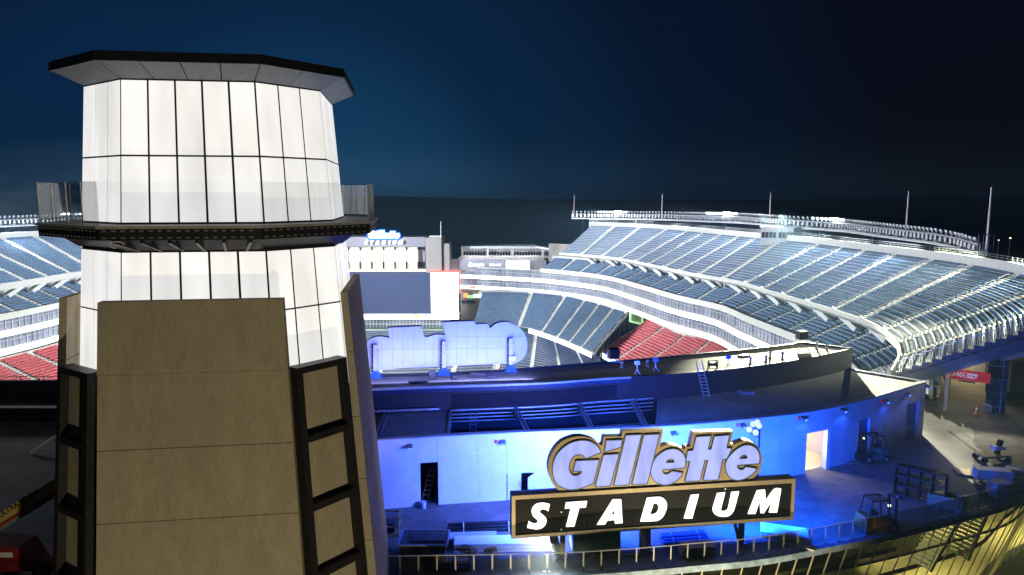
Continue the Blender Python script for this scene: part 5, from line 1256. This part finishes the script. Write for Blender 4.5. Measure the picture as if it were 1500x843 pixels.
# cart with a boom
p = at_z(1453, 676, 0); t = thing('generator_cart', p, 'small flat bed cart with a black hoist on the far paving', 'cart')
part('bed', MB().box(p+V(0,0,.55), (2.4,1.2,.12), .2), M['wood'], t); part('hoist', MB().bar(p+V(.3,0,.6), p+V(.55,0,1.7), .3), M['frame_black'], t); part('hoist_motor', MB().box(p+V(.4,0,1.1), (.9,.5,.3), .2), M['white'], t)
for x, y in ((-.9,-.5),(.9,-.5),(-.9,.6),(.9,.6)): part('wheel', MB().lathe(p+V(x,y,.25), [(.1,-.08),(.25,-.08),(.25,.08),(.1,.08)], 12, 'Y'), M['tyre'], t)
m = MB(); 
# ---- left half of the plaza
def cratef(px, py, w_, d_, h_, label):
    p = at_z(px, py, 0); t = thing('timber_crate', p, label, 'crate')
    for x in (-w_/2, w_/2):
        for y in (-d_/2, d_/2): part('post', MB().box(p+V(x,y,h_/2), (.1,.1,h_)), M['wood'], t)
    for z in (.06, h_*.5, h_-.05):
        for y in (-d_/2, d_/2): part('rail', MB().box(p+V(0,y,z), (w_,.12,.1)), M['wood'], t)
        for x in (-w_/2, w_/2): part('rail', MB().box(p+V(x,0,z), (.12,d_,.1)), M['wood'], t)
    part('crate_floor', MB().box(p+V(0,0,.13), (w_*.95,d_*.95,.04)), M['wood'], t)
    part('wrapped_load', MB().box(p+V(-.1,0,.45), (w_*.7,d_*.7,.55)), M['steel_dark'], t)
cratef(572, 781, 1.1, 1.0, 1.25, 'open timber crate tucked against the foot of the tower')
M['tub'] = mat('grey_tub', (.22,.24,.26), .7, .2, dirt=.4, scale=3)
p = at_z(622, 817, 0); t = thing('skip_container', p, 'grey open topped skip with debris beside the tower', 'skip')
part('skip_body', MB().hexa([p+V(*q) for q in ((-1.15,-.7,.1),(1.15,-.7,.1),(1.15,.75,.1),(-1.15,.75,.1),(-1.3,-.85,1.15),(1.3,-.85,1.15),(1.3,.9,1.15),(-1.3,.9,1.15))]), M['tub'], t)
for x in (-.55, .25): part('rib', MB().bar(p+V(x,-.76,.12), p+V(x,-.9,1.1), .12), M['tub'], t)
part('rim', MB().bar(p+V(-1.35,-.9,1.17), p+V(1.35,-.9,1.17), .1).bar(p+V(-1.35,.94,1.17), p+V(1.35,.94,1.17), .1).bar(p+V(-1.35,-.9,1.17), p+V(-1.35,.94,1.17), .1).bar(p+V(1.35,-.9,1.17), p+V(1.35,.94,1.17), .1), M['metal'], t)
part('debris', MB().box(p+V(.2,.1,1.19), (1.9,1.2,.1), .05), M['plaza'], t)
def bundle(name, px, py, L, n, r, rz, m_, label, cat, ties=True):
    p = at_z(px, py, 0); t = thing(name, p, label, cat); d = V(math.cos(rz), math.sin(rz), 0); e = V(-d.y, d.x, 0); k = 0
    for lay in range(3):
        for i in range(n-lay): c = p + e*((i-(n-lay-1)/2)*2.05*r) + V(0,0,r+lay*1.75*r+.08) + d*random.uniform(-.1,.1); part('tube', MB().tube([c-d*L/2, c+d*L/2], r, 8), m_, t)
    for s in (-.3, .3):
        part('bearer', MB().box(p+d*s*L+V(0,0,.04), (.1, n*2.2*r, .08), rz), M['wood'], t)
        if ties: part('strap', MB().tube([p+d*s*L+e*(n*r*1.05)*math.cos(a)+V(0,0,.08+3.0*r*abs(math.sin(a))*1.75) for a in [x*math.pi/8 for x in range(9)]], .03, 5), M['white'], t)
bundle('pipe_bundle', 712, 778, 4.6, 3, .10, R_(6), M['steel_dark'], 'long bundle of dark pipes lying near the half open double door', 'pipes')
bundle('pipe_bundle', 1002, 793, 2.7, 5, .085, R_(9), M['blue_door'], 'strapped bundle of blue tubes under the sign between its posts', 'pipes')
slabpile('panel_stack', 735, 802, (5.6, 1.1, .14), R_(3), M['white'], 'low white stack of wall panels lying behind the balustrade', 'panels', 3, .03)
slabpile('panel_stack', 690, 792, (3.0, .9, .16), R_(2), M['conc'], 'grey stack of panels behind the long white panels', 'panels', 2, .03)
M['dump_green'] = mat('green_skip_paint', (.20,.27,.17), .6, .1, var=.1)
p = at_z(874, 808, 0); t = thing('green_bin', p, 'pale green steel site bin under the big sign', 'bin')
part('bin_front', MB().box(p+V(0,0,.72), (2.75,.12,1.3), .06), M['dump_green'], t); part('bin_body', MB().box(p+V(0,.55,.66), (2.7,.95,1.15), .06), M['dump_green'], t); part('bin_end', MB().box(p+V(-1.42,.5,.75), (.1,1.2,1.35), .06), M['white'], t)
part('label_patch', MB().box(p+V(-.05,-.07,1.25), (.42,.02,.12), .06), glow('orange_patch', (1,.3,.12), .25), t)
for x in (-1, 1): part('skid', MB().box(p+V(x,.4,.04), (.2,1.2,.08)), M['metal'], t)
def leaning(px, py, w_, h_, rz, m_, label, tilt=.25):
    p = at_z(px, py, 0); t = thing('leaning_board', p, label, 'board'); 
    for k in range(3): part('sheet', MB().box(p+V(.06*k, .07*k, h_/2), (w_, .035, h_), rz, -tilt), m_, t)
leaning(944, 809, .9, 1.6, R_(62), M['white'], 'white boards leaning on the middle sign posts'); leaning(1078, 799, .6, 1.5, R_(70), M['white'], 'narrow white boards leaning on the end sign post'); leaning(812, 818, .7, 1.5, R_(60), M['white'], 'grey white boards leaning on the sign post by the green bin')
slabpile('plywood_pallet', 1020, 812, (1.9, .9, .12), R_(6), M['wood'], 'stack of plywood on a pallet behind the balustrade', 'plywood', 4, .01, .12, feet(R_(6), (1.9,.9)))
slabpile('plastic_sheeting', 1148, 786, (2.7, 1.4, .08), R_(-20), M['white'], 'crumpled pale sheeting piled past the end of the sign', 'sheeting', 4, .02)
slabpile('scrap_board', 1172, 800, (1.7, .5, .05), R_(-35), M['conc'], 'loose grey boards beside the crumpled sheeting', 'boards', 2, .01)
slabpile('long_plank', 905, 815, (3.0, .25, .06), R_(2), M['wood'], 'pair of long timber planks lying in front of the green bin', 'planks', 2, .01)
# steel cage trolley
p = at_z(663, 834, 0); t = thing('cage_trolley', p, 'tipped dark wire cage trolley against the balustrade', 'trolley'); fm = MB()
for x in (-.9,.9):
    for y in (-.3,.3): fm.bar(p+V(x,y,.1), p+V(x*1.05,y,1.0), .05)
for z in (.15,.6,1.0):
    for y in (-.3,.3): fm.bar(p+V(-.95,y,z), p+V(.95,y,z), .05)
part('frame', fm, M['frame_black'], t)
for i in range(12): part('wire', MB().bar(p+V(-.85+i*.15,-.3,.15), p+V(-.85+i*.15,-.3,1.0), .025), M['wood'], t)
part('tray', MB().box(p+V(0,0,.1), (1.9,.6,.05)), M['frame_black'], t)
for s in (-.8,.8): part('caster', MB().lathe(p+V(s,-.2,.04), [(.02,-.03),(.045,-.03),(.045,.03),(.02,.03)], 8, 'Y'), M['tyre'], t)
# coils of rope/cable
for px, py, lb in ((684, 812, 'heap of pale coiled cable on the white panels'), (718, 814, 'smaller coil of pale cable on the white panels')):
    p = at_z(px, py, .45); t = thing('cable_coil', V(p.x,p.y,.48), lb, 'cable')
    for k in range(7 if px < 700 else 4):
        r = .32+.03*(k % 3); c = V(p.x+random.uniform(-.3,.3)*(px < 700), p.y+random.uniform(-.1,.1), .5+.05*k); tl = random.uniform(-.3,.3)
        part('cable_loop', MB().tube([c+V(r*math.cos(a), r*.8*math.sin(a), .02+tl*.4*math.cos(a)+.08) for a in [x*.45 for x in range(15)]], .035, 6), mat('pale_cable', (.45,.40,.22), .7) if (k == 0 and px < 700) else bpy.data.materials['pale_cable'], t)
# ladder, drum and bucket inside the open doorway
p = FAC.off(fst(630), -1.2, 0.02); t = thing('step_ladder', p, 'orange step ladder just inside the dark open doorway', 'ladder')
M['orange'] = mat('orange_fibreglass', (.75,.16,.03), .5)
for s in (-.2,.2): part('stile', MB().bar(p+V(s-.3,-.3,0), p+V(s+.25,.1,2.2), .06), M['orange'], t)
for i in range(1,7): q = (p+V(-.3,-.3,0)).lerp(p+V(.25,.1,2.2), i/7); part('step', MB().bar(q-V(.2,0,0), q+V(.2,0,0), .08, .04), M['metal'], t)
p = FAC.off(fst(618), .35, 0); t = thing('bucket', p, 'white plastic bucket standing at the dark open doorway', 'bucket'); part('pail', MB().lathe(p, [(.16,0),(.2,.42),(.22,.44),(.18,.45)], 12), M['white'], t, True); part('bail', MB().tube([p+V(.2*math.cos(a),0,.44+.12*math.sin(a)) for a in [x*math.pi/6 for x in range(7)]], .012, 5), M['metal'], t)
# clutter in the lit room
p = FAC.off(fst(1203), -3.0, 0.02); t = thing('work_table', p, 'cluttered white table inside the lit doorway', 'table'); part('table_top', MB().box(p+V(0,0,.8), (1.8,.8,.06), .35), M['white'], t)
for x in (-.8,.8):
    for y in (-.3,.3): part('leg', MB().bar(p+V(x,y,0), p+V(x*.9,y,.78), .05), M['metal'], t)
for i in range(3):
    p = FAC.off(fst(1192+9*i), -2.2-.4*i, 0.02); t = thing('folding_chair', p, 'dark folding chair inside the lit doorway', 'chair', 'folding chairs in the lit room')
    part('seat', MB().box(p+V(0,0,.45), (.42,.42,.04), .4*i), M['steel_dark'], t); part('backrest', MB().box(p+V(.0,.22,.75), (.42,.04,.3), .4*i), M['steel_dark'], t)
    for x in (-.18,.18): part('leg', MB().bar(p+V(x,-.25,0), p+V(x,.2,.6), .03), M['frame_black'], t); part('leg', MB().bar(p+V(x,.25,0), p+V(x,-.15,.45), .03), M['frame_black'], t)
p = FAC.off(fst(1206), -5.85, 2.0); solo('wall_poster', MB().box(p, (1.3,.04,.7), .25), M['orange'], 'orange poster on the back wall of the lit room', 'poster')
# globe street lamp in front of the wall
pg = at_z(1109, 716, 0); t = thing('globe_lamp', pg, 'black street lamp with a cluster of white globes beside the sign', 'street lamp')
part('post', MB().tube([pg, V(pg.x,pg.y,2.4), V(pg.x,pg.y,4.3)], .09, 8, .05), M['frame_black'], t, True); part('base', MB().lathe(pg, [(.28,0),(.28,.25),(.14,.5)], 10), M['frame_black'], t)
for px, py in ((1097.5, 629.5), (1112, 624), (1107, 634), (1103, 621.5), (1109.5, 619)):
    c = at_y(px, py, pg.y); part('arm', MB().tube([V(pg.x,pg.y,c.z-.35), V(c.x,c.y,c.z-.28)], .03, 5), M['frame_black'], t)
    part('globe', MB().lathe(c, [(.03,-.2),(.13,-.16),(.2,-.05),(.2,.05),(.13,.16),(.03,.2)], 14), glow('globe_glass', (.80,.84,1.0), .75) if px == 1097.5 else bpy.data.materials['globe_glass'], t, True)

# ================================================================ RIGHT EDGE: HANGING SIGN, KIOSK, BOLLARD
M['red_sign'] = mat('red_sign_face', (.62,.02,.03), .5)
q0, q1 = at_y(1384.5, 546.5, 66.0), at_y(1451, 555, 64.5); hs_ = thing('hanging_sign', at_y(1420, 560, 69), 'long red hanging section sign with white lettering beside the navy column', 'sign')
d = (q1-q0); L_ = d.length; dd = d.normalized(); hz = .47
part('panel', MB().hexa([q0-V(0,0,hz), q1-V(0,0,hz), q1+V(.05,.15,-hz), q0+V(.05,.15,-hz), q0+V(0,0,hz), q1+V(0,0,hz), q1+V(.05,.15,hz), q0+V(.05,.15,hz)]), M['red_sign'], hs_)
part('lower_rail', MB().bar(q0.lerp(q1,.3)-V(0,0,hz+.1), q0.lerp(q1,.68)-V(0,0,hz+.1), .12), M['frame_black'], hs_)
for k in (.12,.9): part('hanger', MB().bar(q0.lerp(q1,k)+V(0,.1,hz), q0.lerp(q1,k)+V(0,.1,hz+2.2), .06), M['frame_black'], hs_)
fn = V(d.y, -d.x, 0).normalized(); lamp('concourse_bulb_fill', 'POINT', q0.lerp(q1,.5)+fn*3.2+V(0,0,.9), q0, 160, (1,.9,.75), shadow_soft_size=.12)  # added lamp in front of the hanging sign to brighten its face
def text_on(body, pos, size, xdir, mat_, parent, name='lettering'):
    c = bpy.data.curves.new(name, 'FONT'); c.body = body; c.size = size; c.align_x = 'LEFT'; c.align_y = 'CENTER'; c.extrude = .01; c.offset = size*.015; c.resolution_u = 3
    o = bpy.data.objects.new('tmp', c); COL.objects.link(o); bpy.context.view_layer.update()
    me = bpy.data.meshes.new_from_object(o.evaluated_get(bpy.context.evaluated_depsgraph_get())); bpy.data.objects.remove(o)
    x = xdir.normalized(); n = V(x.y, -x.x, 0).normalized(); y = n.cross(x).normalized() 
    if y.z < 0: y = -y
    Mx = Matrix((x, y, -n)).transposed(); me.materials.clear(); me.materials.append(mat_)
    for v in me.vertices: v.co = Mx @ v.co + pos - ORG[parent.name]
    return part(name, me, mat_, parent)
text_on('340-323', q0.lerp(q1,.14)+fn*.03+V(0,0,.0), .62, d, M['white'], hs_)
part('emblem', MB().box(q0.lerp(q1,.065)+fn*.02, (.42,.04,.42), math.atan2(d.y,d.x)), M['white'], hs_)
part('divider', MB().box(q0.lerp(q1,.43)+fn*.02, (.04,.04,.6), math.atan2(d.y,d.x)), M['white'], hs_)
for zz, wd in ((.14, .20), (-.14, .12)): part('text_line', MB().bar(q0.lerp(q1,.52)+fn*.02+V(0,0,zz), q0.lerp(q1,.52+wd)+fn*.02+V(0,0,zz), .03, .14), M['white'], hs_)
kb = at_z(1500, 585, 0); ks = thing('kiosk', kb, 'grey block kiosk with a dark serving hatch under the stand', 'kiosk')
part('kiosk_wall', MB().box(kb+V(1.0,1.5,2.0), (6.0,3.2,4.0), .1), mat('kiosk_grey', (.40,.42,.45), .8), ks); part('plinth', MB().box(kb+V(1.0,1.4,.45), (6.1,3.2,.9), .1), M['roof_dark'], ks); part('serving_hatch', MB().box(kb+V(.4,-.16,3.0), (1.6,.1,.7), .1), M['frame_black'], ks); part('kiosk_roof', MB().box(kb+V(1.0,1.4,4.1), (6.6,4.0,.2), .1), M['wood'], ks)
w0 = at_z(1360, 568, 0)
cw = thing('concourse_wall', V(50, 80.5, 0), 'warm lit tan wall with a grey door recess under the cut end of the stand', 'wall')
part('wall_face', MB().box((50.5, 80.5, 1.7), (9.5, .4, 3.4), R_(8)), mat('tan_concourse_wall', (.42,.34,.20), .85, var=.15, scale=.4), cw); c = at_y(1437, 537, 80.4); part('door_recess', MB().box(c+V(0,.1,0), (2.0,.5,2.6), R_(8)), M['suite_frame'], cw)
p = at_z(1430, 607, 0); t = thing('bollard', p, 'small orange and white bollard by the navy column', 'bollard'); part('cone', MB().lathe(p, [(.2,0),(.2,.05),(.1,.08),(.05,.8)], 10), M['orange'], t); part('sleeve', MB().lathe(p+V(0,0,.4), [(.088,0),(.072,.2)], 10), M['white'], t)
p = at_z(1365, 585, 0); t = thing('road_barrel', p, 'grey drum barrier past the corner of the concourse building', 'barrel'); part('drum', MB().lathe(p, [(.4,0),(.42,.1),(.36,.5),(.34,1.1)], 12), M['metal'], t, True); part('lid', MB().lathe(p+V(0,0,1.1), [(.3,0),(.24,.08),(.05,.1)], 12), M['frame_black'], t)

# ================================================================ LEFT EDGE: BOOM LIFT, KERB, RAILING
M['lift_red'] = mat('lift_red', (.32,.025,.02), .5, .1, dirt=.3); M['lift_yellow'] = mat('boom_yellow', (.48,.36,.10), .5, .1, dirt=.25)
p = at_z(30, 838, 0); bl = thing('boom_lift', p, 'red boom lift with yellow ULTRA BOOM arm beside the tower', 'boom lift')
part('chassis', MB().box(p+V(0,0,.75), (4.6,1.7,.55), .05), M['lift_red'], bl); part('turret', MB().hexa([p+V(*q) for q in ((-2.4,-.8,1.05),(.9,-.8,1.05),(.9,.8,1.05),(-2.4,.8,1.05),(-2.3,-.75,2.0),(.5,-.75,1.75),(.5,.75,1.75),(-2.3,.75,2.0))]), M['lift_red'], bl)
for x in (-1.6, 1.75):
    for y in (-.85,.85): w_ = part('wheel', MB().lathe(p+V(x,y,.45), [(.2,-.18),(.43,-.18),(.46,-.1),(.46,.1),(.43,.18),(.2,.18)], 16, 'Y'), M['tyre'], bl); part('rim', MB().lathe(p+V(x,y,.45), [(.22,-.2),(.22,.2)], 12, 'Y'), M['metal'], w_)
c0, c1 = at_y(-40, 785, p.y+.2), at_y(100, 699, p.y+.2); dirb = (c1-c0).normalized()
part('boom', MB().bar(c0-dirb*2, c1+dirb*3, .5, .62), M['lift_yellow'], bl); part('boom_stripe', MB().bar(c0-dirb*2-V(0,.26,.34), c1+dirb*3-V(0,.26,.34), .04, .14), M['lift_red'], bl); part('boom_tube', MB().bar(c0-dirb*2-V(0,0,.55), c1+dirb*3-V(0,0,.55), .3, .2), M['metal'], bl)
pt = at_y(2, 757, p.y-.2)
xd = dirb
c = bpy.data.curves.new('t', 'FONT'); c.body = 'ULTRA BOOM'; c.size = .42; c.extrude = .01; c.offset = .006; c.align_y = 'CENTER'; o_ = bpy.data.objects.new('tmp', c); COL.objects.link(o_); bpy.context.view_layer.update()
me = bpy.data.meshes.new_from_object(o_.evaluated_get(bpy.context.evaluated_depsgraph_get())); bpy.data.objects.remove(o_)
Mx = Matrix((xd, V(-xd.z,0,xd.x), V(0,-1,0))).transposed(); pt = at_y(-2, 756, p.y+.2-.27)
for v in me.vertices: v.co = Mx @ v.co + pt - ORG[bl.name]
me.materials.append(M['frame_black']); part('lettering', me, M['frame_black'], bl)
part('decal', MB().box(p+V(-.2,-.81,1.4), (.9,.02,.28), 0), M['white'], bl)
lw = thing('low_wall', at_z(20, 640, 0), 'long dark concrete wall at the edge of the bowl beside the tower', 'wall')
for yy, h_, z_ in ((64, 1.2, 0), (70, 2.2, 0)): part('wall_run', MB().box((-52, yy, h_/2), (44, .5, h_), 0), M['roof_dark'], lw)
part('coping', MB().box((-52, 64, 1.25), (44, .7, .1)), M['conc'], lw); part('brace', MB().bar(at_z(45, 664, .1), at_z(100, 628, 1.6), .35, .2), M['conc'], lw)
rl2 = thing('yellow_railing', V(-52, 76, 0), 'low yellowish tube railing in front of the distant red seats', 'railing')
part('top_rail', MB().bar((-74,76.2,1.0), (-34,76.2,1.0), .06), M['lift_yellow'], rl2); part('mid_rail', MB().bar((-74,76.2,.5), (-34,76.2,.5), .05), M['lift_yellow'], rl2)
for k in range(16): part('post', MB().bar((-73+2.5*k,76.2,0), (-73+2.5*k,76.2,1.0), .08), M['lift_yellow'], rl2)

for px, py, lb in ((1480, 349, 'distant lit street lamp beyond the rim at the edge of the dark hills'), (1463, 352, 'fainter distant street lamp beside the end of the light truss')):
    c = at_y(px, py, 420); t = thing('far_street_lamp', V(c.x, c.y, -19), lb, 'street lamp')
    part('pole', MB().tube([V(c.x, c.y, -19), V(c.x, c.y, c.z)], .16, 6), M['metal'], t); part('lantern', MB().lathe(c, [(.1,-.3),(.45,-.2),(.45,.1),(.1,.2)], 10), glow('far_lamp_glow', (1,.85,.5), 6 if px == 1480 else 2), t)
# ================================================================ NIGHT AIR
hz_m = bpy.data.materials.new('night_haze'); hz_m.use_nodes = True; nt_ = hz_m.node_tree; nt_.nodes.clear()
ho = nt_.nodes.new('ShaderNodeOutputMaterial'); pv = nt_.nodes.new('ShaderNodeVolumePrincipled'); pv.inputs['Color'].default_value = (.40, .70, 1, 1); pv.inputs['Density'].default_value = 0.00017; pv.inputs['Anisotropy'].default_value = 0.2
nt_.links.new(pv.outputs[0], ho.inputs['Volume'])
hm_ = MB().box((0, 1200, 4.2), (9000, 3400, 49.6)); solo('haze', hm_, hz_m, kind='stuff', org=(0, 1200, -20.6))
